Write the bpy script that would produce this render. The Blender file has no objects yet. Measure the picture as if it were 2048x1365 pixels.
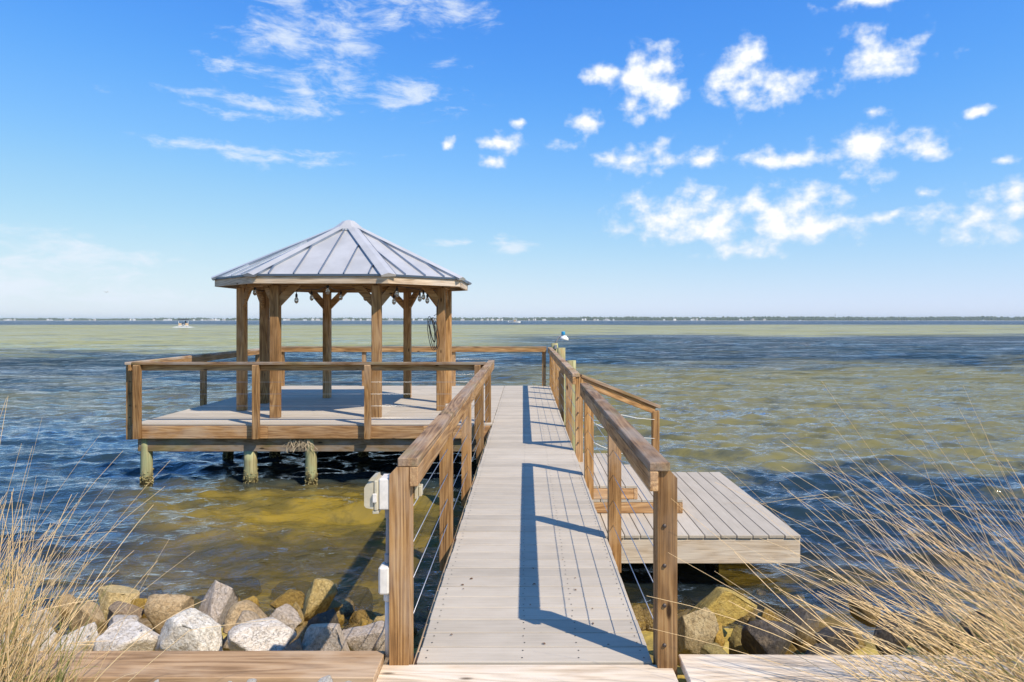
import bpy, bmesh, math, random
import numpy as np
from mathutils import Vector, Matrix

scene = bpy.context.scene
C = scene.collection
R = math.radians
random.seed(7)
rng = np.random.default_rng(11)

# ------------------------------------------------------------------ camera
D = 0.92                 # deck level above the water (water is z = 0)
F = 1365.0               # focal length in photo pixels (24 mm lens)
VX, VY, CZ = 1051.0, 641.0, 2.49
cam = bpy.data.cameras.new('camera')
cam.lens = 24.0; cam.sensor_width = 36.0
cam.shift_x = -27.0 / 2048; cam.shift_y = -41.5 / 2048
cam.clip_start = 0.05; cam.clip_end = 30000
camo = bpy.data.objects.new('camera', cam); C.objects.link(camo)
camo.location = (0, 0, CZ); camo.rotation_euler = (R(90), 0, 0)
scene.camera = camo

def PX(px, py, y):
    """world point at distance y along the walkway seen at photo pixel (px, py)"""
    return Vector(((px - VX) * y / F, y, CZ - (py - VY) * y / F))

# ------------------------------------------------------------------ view
scene.view_settings.view_transform = 'Standard'
scene.view_settings.look = 'None'
scene.view_settings.exposure = 0.15
scene.view_settings.gamma = 1.0
scene.view_settings.use_curve_mapping = False
scene.cycles.use_denoising = True
scene.cycles.max_bounces = 6
scene.cycles.diffuse_bounces = 2
scene.cycles.glossy_bounces = 3
scene.cycles.transparent_max_bounces = 12
scene.cycles.caustics_reflective = False
scene.cycles.caustics_refractive = False

# ------------------------------------------------------------------ sun + sky
SUN = Vector((0.605, -0.53, 0.94)).normalized()      # towards the sun
sun = bpy.data.lights.new('sun', 'SUN'); sun.energy = 5.0; sun.angle = R(0.5); sun.color = (1.0, 0.88, 0.71)
suno = bpy.data.objects.new('sun', sun); C.objects.link(suno)
suno.rotation_euler = SUN.to_track_quat('Z', 'Y').to_euler()
suno.location = (20, -20, 30)

class NT:
    """small helper for building node trees"""
    def __init__(self, tree):
        self.t = tree; self.n = tree.nodes; self.l = tree.links
        self.n.clear()
    def new(self, typ, props=None, **ins):
        n = self.n.new(typ)
        for k, v in (props or {}).items(): setattr(n, k, v)
        for k, v in ins.items(): self.set(n, k, v)
        return n
    def set(self, n, k, v):
        k = k.replace('_', ' ')
        key = int(k[1:]) if k[0] == 'i' and k[1:].isdigit() else k
        s = n.inputs[key]
        if isinstance(v, bpy.types.NodeSocket): self.l.new(v, s)
        elif isinstance(v, bpy.types.Node): self.l.new(v.outputs[0], s)
        else: s.default_value = v
    def math(self, op, a, b=0.0, c=0.0, clamp=False):
        return self.new('ShaderNodeMath', {'operation': op, 'use_clamp': clamp}, i0=a, i1=b, i2=c).outputs[0]
    def vmath(self, op, a, b=(0, 0, 0), c=(0, 0, 0)):
        n = self.new('ShaderNodeVectorMath', {'operation': op}, i0=a, i1=b)
        if op == 'MULTIPLY_ADD': self.set(n, 'i2', c)
        return n.outputs[1] if op in ('LENGTH', 'DISTANCE', 'DOT_PRODUCT') else n.outputs[0]
    def ramp(self, fac, stops, interp='LINEAR'):
        n = self.new('ShaderNodeValToRGB', None, Fac=fac)
        cr = n.color_ramp; cr.interpolation = interp
        while len(cr.elements) < len(stops): cr.elements.new(1.0)
        for e, (p, c) in zip(cr.elements, stops):
            e.position = p
            e.color = (c, c, c, 1) if isinstance(c, (int, float)) else (*c, 1)
        return n.outputs[0]
    def mix(self, fac, a, b, blend='MIX'):
        n = self.new('ShaderNodeMix', {'data_type': 'RGBA', 'blend_type': blend})
        for k, v in ((0, fac), (6, a), (7, b)):
            s = n.inputs[k]
            if isinstance(v, bpy.types.NodeSocket): self.l.new(v, s)
            elif k == 0: s.default_value = v
            else: s.default_value = (*v, 1) if len(v) == 3 else v
        return n.outputs[2]
    def noise(self, vec, scale, detail=4, rough=0.5, dist=0.0, dim='3D'):
        return self.new('ShaderNodeTexNoise', {'noise_dimensions': dim}, Vector=vec, Scale=scale, Detail=detail, Roughness=rough, Distortion=dist).outputs[0]
    def smooth(self, v, a, b, lo=0.0, hi=1.0):
        n = self.new('ShaderNodeMapRange', {'interpolation_type': 'SMOOTHSTEP'}, i0=v, i1=a, i2=b, i3=lo, i4=hi)
        return n.outputs[0]

world = bpy.data.worlds.new('World'); scene.world = world; world.use_nodes = True
W = NT(world.node_tree)
sky = W.new('ShaderNodeTexSky', {'sky_type': 'NISHITA', 'sun_disc': False})
sky.sun_elevation = math.asin(SUN.z)
sky.sun_rotation = math.atan2(SUN.x, SUN.y)
sky.altitude = 0.0; sky.air_density = 1.0; sky.dust_density = 0.0; sky.ozone_density = 4.0
# grade of the clear air: deeper blue overhead, pale blue (not yellow) at the horizon
crv = W.new('ShaderNodeRGBCurve', None, Color=W.vmath('MULTIPLY', sky.outputs[0], (.1, .1, .1)))
crv.mapping.extend = 'HORIZONTAL'
for ch, pts_ in enumerate((((0, 0), (.05, .035), (.106, .075), (.19, .20), (.31, .39), (.57, .65), (.87, .79), (1, .83)),
                           ((0, 0), (.10, .17), (.19, .30), (.32, .50), (.49, .685), (.73, .83), (1, .91)),
                           ((0, 0), (.15, .29), (.27, .60), (.36, .88), (.55, 1.0), (.70, .97), (1, .95)))):
    cu = crv.mapping.curves[ch].points
    for x_, y_ in pts_[1:-1]: cu.new(x_, y_)
    cu[0].location = pts_[0]; cu[len(cu) - 1].location = pts_[-1]
crv.mapping.update()
skycol = W.vmath('MULTIPLY', crv.outputs[0], (10, 10, 10))
tc = W.new('ShaderNodeTexCoord')
dirv = tc.outputs['Generated']
sep = W.new('ShaderNodeSeparateXYZ', None, Vector=dirv)
az = W.math('ARCTAN2', sep.outputs[0], sep.outputs[1])
el = W.math('ARCSINE', sep.outputs[2])
ae = W.new('ShaderNodeCombineXYZ', None, X=az, Y=el, Z=0.0).outputs[0]

def sky_pos(px, py):
    u, v = (px - VX) / F, (VY - py) / F
    return math.atan(u), math.atan(v / math.sqrt(1 + u * u))
# cumulus puffs and cirrus streaks, each a soft patch of the sky in azimuth / elevation
CUMULUS = [(1215, 145, 34, 26), (1285, 165, 78, 62), (1320, 190, 46, 36), (1255, 205, 40, 22), (1480, 170, 76, 44), (1490, 110, 36, 26), (1570, 170, 64, 30),
           (1755, 112, 70, 42), (1732, 300, 58, 44), (1812, 296, 62, 28), (1845, 306, 40, 22), (1268, 318, 66, 30), (1412, 318, 50, 24), (1530, 320, 56, 20), (1592, 316, 52, 24),
           (1008, 286, 40, 22), (892, 294, 18, 12), (1042, 248, 20, 11), (1750, 220, 26, 17), (1330, 448, 70, 32), (1420, 440, 90, 40), (1380, 425, 130, 52), (1570, 420, 110, 46), (1640, 452, 90, 32), (1500, 498, 60, 18),
           (1780, 436, 60, 16), (1950, 440, 76, 30), (1860, 384, 34, 12), (2030, 400, 60, 38), (1745, 0, 86, 14), (1130, 292, 30, 14),
           (985, 326, 28, 14), (1170, 250, 36, 30), (2010, 316, 24, 12), (1950, 224, 16, 10)]
CIRRUS = [(590, 60, 90, 100), (690, 155, 62, 46), (800, 20, 120, 44), (900, 20, 80, 36), (820, 190, 100, 30), (540, 212, 210, 14), (430, 222, 90, 10), (560, 322, 120, 12), (460, 296, 170, 12),
          (610, 190, 60, 40), (700, 90, 60, 30), (90, 520, 190, 44), (30, 560, 170, 70), (240, 600, 180, 22), (900, 130, 40, 18), (1020, 492, 60, 14), (900, 490, 50, 10), (520, 100, 60, 40), (440, 124, 30, 18), (110, 505, 120, 30)]
def outside(n, w0, w1, h0, h1, seed):
    r_ = random.Random(seed); out = []
    for _ in range(n):
        a = r_.uniform(R(48), R(312)); e = r_.uniform(R(4), R(38))
        out.append((a if a < math.pi else a - 2 * math.pi, e, r_.uniform(w0, w1) / F, r_.uniform(h0, h1) / F))
    return out
def field(cells, vec):
    best = None
    for a, e, ra, re in cells:
        v = W.vmath('MULTIPLY_ADD', vec, (1 / ra, 1 / re, 0), (-a / ra, -e / re, 0))
        ln = W.vmath('LENGTH', v)
        best = ln if best is None else W.math('MINIMUM', best, ln)
    return best
cells_c = [(*sky_pos(x, y), w / F, h / F) for x, y, w, h in CUMULUS] + outside(12, 50, 120, 22, 52, 3)
cells_s = [(*sky_pos(x, y), w / F, h / F) for x, y, w, h in CIRRUS] + outside(7, 90, 190, 12, 60, 4)
wob = W.new('ShaderNodeTexNoise', {'noise_dimensions': '2D'}, Vector=ae, Scale=22.0, Detail=3.0).outputs[1]
aew = W.vmath('MULTIPLY_ADD', W.vmath('SUBTRACT', wob, (.5, .5, .5)), (.035, .022, 0), ae)
fc = field(cells_c, aew)
n1 = W.noise(W.vmath('MULTIPLY', ae, (1, 1.35, 1)), 27.0, 7, 0.54, 0.0, '2D')
n1b = W.noise(W.vmath('MULTIPLY', ae, (1, 1.2, 1)), 11.0, 2, 0.5, 0.0, '2D')
fcum = W.math('ADD', W.math('SUBTRACT', 1.1, fc), W.math('MULTIPLY', W.math('SUBTRACT', W.math('ADD', n1, W.math('MULTIPLY', n1b, 0.35)), 0.675), 2.9))
acum = W.smooth(fcum, -0.1, 1.15)
fs = field(cells_s, aew)
n2 = W.noise(W.vmath('MULTIPLY', ae, (0.55, 1.6, 1)), 26.0, 7, 0.66, 0.25, '2D')
fcir = W.math('ADD', W.math('SUBTRACT', 1.0, fs), W.math('MULTIPLY', W.math('SUBTRACT', n2, 0.5), 4.2))
acir = W.math('MULTIPLY', W.smooth(fcir, -.15, 1.6), 0.80)
alpha = W.math('MAXIMUM', acum, acir)
cloudcol = W.mix(W.smooth(fcum, 0.35, 1.5), (8.4, 9.2, 10.2), (11.0, 11.0, 11.0))
final = W.mix(alpha, skycol, cloudcol)
bg = W.new('ShaderNodeBackground', None, Color=final, Strength=0.09)
bg0 = W.new('ShaderNodeBackground', None, Color=skycol, Strength=0.09)
band = W.smooth(el, .70, .66)                       # the cloud layer ends overhead in clear sky
ms = W.new('ShaderNodeMixShader', None, i0=W.math('MULTIPLY', band, W.math('GREATER_THAN', el, -.01)), i1=bg0.outputs[0], i2=bg.outputs[0])
wo = W.new('ShaderNodeOutputWorld'); W.l.new(ms.outputs[0], wo.inputs[0])
world.cycles.sampling_method = 'MANUAL'; world.cycles.sample_map_resolution = 256

# ------------------------------------------------------------------ helpers
PW = {}
MESHES = {}
def put(name, mesh, mat=None, parent=None, mw=None):
    o = bpy.data.objects.new(name, mesh)
    C.objects.link(o)
    mw = mw or Matrix.Identity(4)
    PW[o.name] = mw.copy()
    if parent is not None:
        o.parent = parent
        o.matrix_basis = PW[parent.name].inverted() @ mw
    else:
        o.matrix_basis = mw
    if mat is not None and mesh is not None and not mesh.materials:
        mesh.materials.append(mat)
    elif mat is not None and mesh is not None and mesh.materials[0] != mat:
        o.material_slots[0].link = 'OBJECT'; o.material_slots[0].material = mat
    return o
def thing(name, label, cat, loc=(0, 0, 0), group=None):
    o = put(name, None, None, None, Matrix.Translation(loc))
    o.empty_display_size = 0.2
    return tag(o, label, cat, group)
def tag(o, label, cat, group=None):
    o['label'] = label; o['category'] = cat
    if group: o['group'] = group
    return o
def structure(o): o['kind'] = 'structure'; return o
def stuff(o): o['kind'] = 'stuff'; return o
def mesh_of(name, verts, faces, smooth=False):
    me = bpy.data.meshes.new(name); me.from_pydata([tuple(v) for v in verts], [], [tuple(f) for f in faces]); me.update()
    if smooth: me.shade_smooth()
    return me
def box_mesh(L, w, h, bev):
    key = ('box', round(L, 4), round(w, 4), round(h, 4), bev)
    if key not in MESHES:
        bm = bmesh.new(); bmesh.ops.create_cube(bm, size=1.0)
        for v in bm.verts: v.co = Vector((v.co.x * L, v.co.y * w, v.co.z * h))
        if bev: bmesh.ops.bevel(bm, geom=bm.edges[:], offset=bev, segments=1, affect='EDGES')
        me = bpy.data.meshes.new('board'); bm.to_mesh(me); bm.free(); MESHES[key] = me
    return MESHES[key]
def frame_mat(origin, xdir, up):
    x = Vector(xdir).normalized(); z = Vector(up); z = (z - x * z.dot(x)).normalized(); y = z.cross(x)
    m = Matrix((x, y, z)).transposed().to_4x4(); m.translation = Vector(origin); return m
def board(name, a, b, w, h, mat, parent=None, up=(0, 0, 1), bev=0.004):
    """a sawn board from a to b: w across, h along up; long axis is local X"""
    a, b = Vector(a), Vector(b)
    return put(name, box_mesh((b - a).length, w, h, bev), mat, parent, frame_mat((a + b) / 2, b - a, up))
def prism(name, prof, t, mat, parent, mw):
    """outline prof in local XY, thickness t along local Z"""
    n = len(prof)
    vs = [(x, y, -t / 2) for x, y in prof] + [(x, y, t / 2) for x, y in prof]
    fs = [list(range(n))[::-1], list(range(n, 2 * n))] + [(i, (i + 1) % n, n + (i + 1) % n, n + i) for i in range(n)]
    bm = bmesh.new(); bv = [bm.verts.new(v) for v in vs]
    for f in fs: bm.faces.new([bv[i] for i in f])
    bmesh.ops.recalc_face_normals(bm, faces=bm.faces[:])
    me = bpy.data.meshes.new(name); bm.to_mesh(me); bm.free()
    return put(name, me, mat, parent, mw)
def tube_geo(pts, rad, sides=6, caps=True):
    pts = [Vector(p) for p in pts]; vs = []; fs = []
    rads = rad if isinstance(rad, (list, tuple)) else [rad] * len(pts)
    t = (pts[1] - pts[0]).normalized(); nrm = t.orthogonal().normalized()
    for i, p in enumerate(pts):
        tt = (pts[min(i + 1, len(pts) - 1)] - pts[max(i - 1, 0)]).normalized()
        nrm = (nrm - tt * nrm.dot(tt)).normalized(); bn = tt.cross(nrm)
        for k in range(sides):
            a = 2 * math.pi * k / sides
            vs.append(p + (nrm * math.cos(a) + bn * math.sin(a)) * rads[i])
    for i in range(len(pts) - 1):
        for k in range(sides):
            a, b = i * sides + k, i * sides + (k + 1) % sides
            fs.append((a, b, b + sides, a + sides))
    if caps:
        fs.append(tuple(range(sides))[::-1]); fs.append(tuple(range((len(pts) - 1) * sides, len(pts) * sides)))
    return vs, fs
def tube(name, pts, rad, mat, parent=None, sides=6, smooth=True):
    vs, fs = tube_geo(pts, rad, sides)
    o = put(name, mesh_of(name, vs, fs, smooth), mat, None)
    if parent is not None:
        o.parent = parent; o.matrix_basis = PW[parent.name].inverted()
    return o
def raw(name, vs, fs, mat, parent=None, smooth=False):
    bm = bmesh.new(); bv = [bm.verts.new(tuple(v)) for v in vs]
    for f in fs:
        try: bm.faces.new([bv[i] for i in f])
        except ValueError: pass
    bmesh.ops.recalc_face_normals(bm, faces=bm.faces[:])
    me = bpy.data.meshes.new(name); bm.to_mesh(me); bm.free()
    if smooth: me.shade_smooth()
    return put(name, me, mat, parent, Matrix.Identity(4) if parent is None else Matrix.Identity(4))
def lathe(name, prof, mat, parent, mw, sides=12, smooth=True):
    vs = []; fs = []
    for r_, z in prof:
        for k in range(sides):
            a = 2 * math.pi * k / sides; vs.append((r_ * math.cos(a), r_ * math.sin(a), z))
    for i in range(len(prof) - 1):
        for k in range(sides):
            a, b = i * sides + k, i * sides + (k + 1) % sides
            fs.append((a, b, b + sides, a + sides))
    fs.append(tuple(range(sides))[::-1]); fs.append(tuple(range((len(prof) - 1) * sides, len(prof) * sides)))
    return put(name, mesh_of(name, vs, fs, smooth), mat, parent, mw)

# ------------------------------------------------------------------ materials
def new_mat(name):
    m = bpy.data.materials.new(name); m.use_nodes = True
    return m, NT(m.node_tree)
def finish(t, bsdf):
    o = t.new('ShaderNodeOutputMaterial'); t.l.new(bsdf.outputs[0], o.inputs[0])
def wood_mat(name, dark, mid, light, grey=(0.36, 0.32, 0.28), weather=0.35, rough=0.75, tint=0.3, knots=True, moss=0.0):
    m, t = new_mat(name)
    oi = t.new('ShaderNodeObjectInfo'); co = t.new('ShaderNodeTexCoord').outputs['Object']
    off = t.new('ShaderNodeCombineXYZ', None, X=t.math('MULTIPLY', oi.outputs['Random'], 37.0), Y=t.math('MULTIPLY', oi.outputs['Random'], 11.3), Z=t.math('MULTIPLY', oi.outputs['Random'], 5.7)).outputs[0]
    v = t.vmath('ADD', co, off)
    con = t.noise(t.vmath('MULTIPLY', v, (.55, 7.0, 7.0)), 1.0, 2, .4)
    rings = t.math('MULTIPLY_ADD', t.math('SINE', t.math('MULTIPLY', con, 75.0)), .5, .5)
    rings = t.math('MULTIPLY', rings, t.smooth(t.noise(t.vmath('MULTIPLY', v, (1.3, 9, 9)), 1.0, 2, .5), .3, .65, .35, 1.0))
    fib = t.noise(t.vmath('MULTIPLY', v, (3.5, 130, 130)), 1.0, 5, .65)
    blot = t.noise(t.vmath('MULTIPLY', v, (2.2, 6, 6)), 1.0, 4, .6)
    g = t.math('ADD', t.math('MULTIPLY', rings, .27), t.math('MULTIPLY', fib, .76))
    g = t.math('ADD', g, t.math('MULTIPLY', t.math('SUBTRACT', blot, .5), .5))
    col = t.ramp(g, [(.22, dark), (.5, mid), (.78, light)])
    wr = t.math('MULTIPLY_ADD', t.math('FRACT', t.math('MULTIPLY', oi.outputs['Random'], 7.13)), 1.5, .3)
    col = t.mix(t.math('MULTIPLY', t.math('MULTIPLY', t.smooth(blot, .40, .66), weather), wr, clamp=True), col, grey)
    if moss:
        mo = t.noise(t.vmath('MULTIPLY', v, (1.6, 5, 5)), 1.0, 4, .6)
        col = t.mix(t.math('MULTIPLY', t.smooth(mo, .5, .66), moss), col, (.20, .23, .06))
    if knots:
        vo = t.new('ShaderNodeTexVoronoi', None, Vector=t.vmath('MULTIPLY', v, (2.3, 7, 7)), Scale=1.0).outputs[0]
        col = t.mix(t.smooth(vo, .12, .05), col, tuple(c * .35 for c in dark))
    br = t.math('MULTIPLY_ADD', oi.outputs['Random'], tint * 2, 1 - tint)
    col = t.mix(1.0, col, t.new('ShaderNodeCombineColor', None, Red=br, Green=br, Blue=br).outputs[0], 'MULTIPLY')
    bmp = t.new('ShaderNodeBump', None, Strength=.55, Distance=.004, Height=t.math('ADD', g, t.math('MULTIPLY', fib, .5)))
    b = t.new('ShaderNodeBsdfPrincipled', None, Base_Color=col, Roughness=rough, Normal=bmp.outputs[0])
    b.inputs['Specular IOR Level'].default_value = .25
    finish(t, b); return m

M_rail = wood_mat('rail_wood', (.13, .060, .020), (.395, .215, .082), (.60, .375, .165), weather=.18)
M_cap = wood_mat('cap_wood', (.115, .07, .04), (.32, .19, .10), (.50, .34, .19), weather=.5, moss=.22)
M_gaz = wood_mat('gazebo_wood', (.13, .062, .020), (.39, .21, .08), (.60, .37, .16), weather=.18)
M_fascia = wood_mat('fascia_wood', (.18, .09, .038), (.46, .26, .115), (.64, .42, .21), weather=.25)
M_eave = wood_mat('eave_wood', (.30, .21, .13), (.60, .46, .32), (.74, .62, .47), weather=.3, grey=(.52, .47, .42))
M_beam = wood_mat('beam_wood', (.12, .08, .04), (.33, .22, .12), (.46, .34, .2), weather=.5, moss=.3)
M_timber = wood_mat('timber_cap_wood', (.17, .10, .05), (.38, .24, .13), (.51, .355, .215), weather=.3, grey=(.47, .37, .27))
M_pale = wood_mat('pale_timber_wood', (.44, .33, .22), (.72, .59, .44), (.86, .76, .61), weather=.35, grey=(.70, .63, .54), tint=.08)
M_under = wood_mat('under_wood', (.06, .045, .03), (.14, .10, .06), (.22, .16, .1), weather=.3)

def deck_mat():
    m, t = new_mat('composite_decking')
    oi = t.new('ShaderNodeObjectInfo'); co = t.new('ShaderNodeTexCoord').outputs['Object']
    v = t.vmath('ADD', co, t.new('ShaderNodeCombineXYZ', None, X=t.math('MULTIPLY', oi.outputs['Random'], 51.0), Y=t.math('MULTIPLY', oi.outputs['Random'], 7.0), Z=0.0).outputs[0])
    st = t.noise(t.vmath('MULTIPLY', v, (2.5, 70, 70)), 1.0, 4, .6)
    bl = t.noise(t.vmath('MULTIPLY', v, (3, 5, 5)), 1.0, 5, .6)
    sp = t.noise(v, 60.0, 3, .7)
    f = t.math('ADD', t.math('MULTIPLY', st, .5), t.math('MULTIPLY', bl, .5))
    col = t.ramp(f, [(.3, (.385, .34, .275)), (.5, (.475, .42, .345)), (.7, (.54, .485, .405))])
    col = t.mix(t.smooth(sp, .66, .78, 0, .5), col, (.25, .2, .15))
    br = t.math('MULTIPLY_ADD', oi.outputs['Random'], .22, .89)
    col = t.mix(1.0, col, t.new('ShaderNodeCombineColor', None, Red=br, Green=br, Blue=br).outputs[0], 'MULTIPLY')
    bmp = t.new('ShaderNodeBump', None, Strength=.35, Distance=.002, Height=st)
    b = t.new('ShaderNodeBsdfPrincipled', None, Base_Color=col, Roughness=.7, Normal=bmp.outputs[0]); b.inputs['Specular IOR Level'].default_value = .3
    finish(t, b); return m
M_deck = deck_mat()

def plain(name, col, rough=.5, metal=0.0, noise=0.0, scale=8.0, spec=.5, alpha=None):
    m, t = new_mat(name)
    c = (*col, 1)
    b = t.new('ShaderNodeBsdfPrincipled', None, Roughness=rough, Metallic=metal)
    b.inputs['Specular IOR Level'].default_value = spec
    co = t.new('ShaderNodeTexCoord').outputs['Object']
    n = t.noise(co, scale, 5, .6)
    t.set(b, 'Base_Color', t.mix(t.smooth(n, .3, .7), tuple(x * (1 - noise) for x in col), tuple(min(1, x * (1 + noise * .5)) for x in col)))
    finish(t, b); return m
M_metal = plain('roof_metal', (.68, .66, .64), .40, .40, .12, 2.0)
M_trim = plain('roof_trim', (.10, .13, .17), .4, .5, .1, 5.0)
M_seam = plain('seam_metal', (.30, .36, .44), .35, .8, .1, 5.0)
M_cable = plain('steel_cable', (.55, .55, .55), .35, 1.0)
M_plastic = plain('box_plastic', (.70, .66, .60), .45, 0, .12, 30)
M_lid = plain('lid_plastic', (.50, .45, .33), .3, 0, .12, 30)
M_conduit = plain('grey_conduit', (.25, .26, .28), .5, 0, .1)
M_pvc = plain('pvc_pipe', (.66, .66, .66), .4, 0, .1, 20)
M_black = plain('black_rubber', (.015, .015, .017), .5)
M_white = plain('white_paint', (.8, .8, .78), .4)
M_blue = plain('blue_plastic', (.02, .28, .55), .4)
M_screw = plain('screw_steel', (.10, .08, .07), .5, .6)
M_glass, _t = new_mat('bulb_glass')
_b = _t.new('ShaderNodeBsdfPrincipled', None, Base_Color=(.95, .93, .88, 1), Roughness=.03, IOR=1.3); _b.inputs['Transmission Weight'].default_value = .75
finish(_t, _b)

def pile_mat():
    m, t = new_mat('piling_wood')
    oi = t.new('ShaderNodeObjectInfo'); tcn = t.new('ShaderNodeTexCoord'); co = tcn.outputs['Object']
    geo = t.new('ShaderNodeNewGeometry'); z = t.new('ShaderNodeSeparateXYZ', None, Vector=geo.outputs['Position']).outputs[2]
    v = t.vmath('ADD', co, t.new('ShaderNodeCombineXYZ', None, X=t.math('MULTIPLY', oi.outputs['Random'], 31.0), Y=oi.outputs['Random'], Z=0.0).outputs[0])
    fib = t.noise(t.vmath('MULTIPLY', v, (3, 60, 60)), 1.0, 5, .6)
    bl = t.noise(t.vmath('MULTIPLY', v, (3, 9, 9)), 1.0, 4, .6, .5)
    col = t.ramp(fib, [(.3, (.18, .15, .07)), (.55, (.42, .38, .20)), (.75, (.55, .47, .28))])
    col = t.mix(t.smooth(bl, .45, .65, 0, .6), col, (.34, .40, .22))
    col = t.mix(t.smooth(bl, .40, .30, 0, .7), col, (.42, .27, .12))
    low = t.math('ADD', z, t.math('MULTIPLY', t.math('SUBTRACT', bl, .5), .25))
    col = t.mix(t.smooth(low, .20, .05), col, (.045, .035, .012))
    bmp = t.new('ShaderNodeBump', None, Strength=.7, Distance=.008, Height=t.math('ADD', fib, bl))
    b = t.new('ShaderNodeBsdfPrincipled', None, Base_Color=col, Roughness=.8, Normal=bmp.outputs[0]); b.inputs['Specular IOR Level'].default_value = .2
    finish(t, b); return m
M_pile = pile_mat()
M_straw = plain('dry_straw', (.52, .42, .28), .8, 0, .4, 6)
M_barn = plain('barnacle_shell', (.40, .33, .14), .8, 0, .6, 40)

def rock_mat():
    m, t = new_mat('boulder_stone')
    oi = t.new('ShaderNodeObjectInfo'); co = t.new('ShaderNodeTexCoord').outputs['Object']
    geo = t.new('ShaderNodeNewGeometry'); pos = geo.outputs['Position']
    z = t.new('ShaderNodeSeparateXYZ', None, Vector=pos).outputs[2]
    v = t.vmath('ADD', co, t.new('ShaderNodeCombineXYZ', None, X=t.math('MULTIPLY', oi.outputs['Random'], 41.0), Y=0.0, Z=0.0).outputs[0])
    n1 = t.noise(v, 6.0, 8, .65, .3); n2 = t.noise(v, 26.0, 6, .7); n3 = t.noise(v, 3.0, 3, .5)
    base = oi.outputs['Color']
    col = t.mix(t.smooth(n1, .35, .62), t.mix(1.0, base, (.74, .68, .60), 'MULTIPLY'), base)
    col = t.mix(t.smooth(n2, .52, .70, 0, .7), col, t.mix(1.0, base, (.42, .36, .30), 'MULTIPLY'))
    col = t.mix(t.smooth(n3, .52, .7, 0, .25), col, (.46, .33, .17))
    cr = t.new('ShaderNodeTexVoronoi', {'feature': 'DISTANCE_TO_EDGE'}, Vector=t.vmath('MULTIPLY_ADD', t.new('ShaderNodeTexNoise', None, Vector=v, Scale=5.0, Detail=4.0).outputs[1], (.5, .5, .5), v), Scale=3.6).outputs[0]
    crack = t.smooth(cr, .035, .0)
    col = t.mix(t.math('MULTIPLY', crack, .45), col, t.mix(1.0, base, (.28, .25, .22), 'MULTIPLY'))
    zz = t.math('ADD', z, t.math('MULTIPLY', t.math('SUBTRACT', n1, .5), .30))
    alg = t.ramp(t.math('ADD', t.math('MULTIPLY', n2, .6), t.math('MULTIPLY', n1, .4)), [(.36, (.06, .038, .010)), (.5, (.26, .16, .03)), (.66, (.52, .36, .09))])
    col = t.mix(t.smooth(zz, .34, .14, 0, .85), col, alg)
    col = t.mix(t.smooth(zz, .10, -.06, 0, .9), col, (.035, .026, .012))
    rough = t.smooth(zz, .06, .22, .22, .85)
    h = t.math('ADD', t.math('MULTIPLY', n1, 1.2), t.math('SUBTRACT', t.math('MULTIPLY', n2, .5), t.math('MULTIPLY', crack, .5)))
    bmp = t.new('ShaderNodeBump', None, Strength=.8, Distance=.02, Height=h)
    b = t.new('ShaderNodeBsdfPrincipled', None, Base_Color=col, Roughness=rough, Normal=bmp.outputs[0])
    finish(t, b); return m
M_rock = rock_mat()

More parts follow.
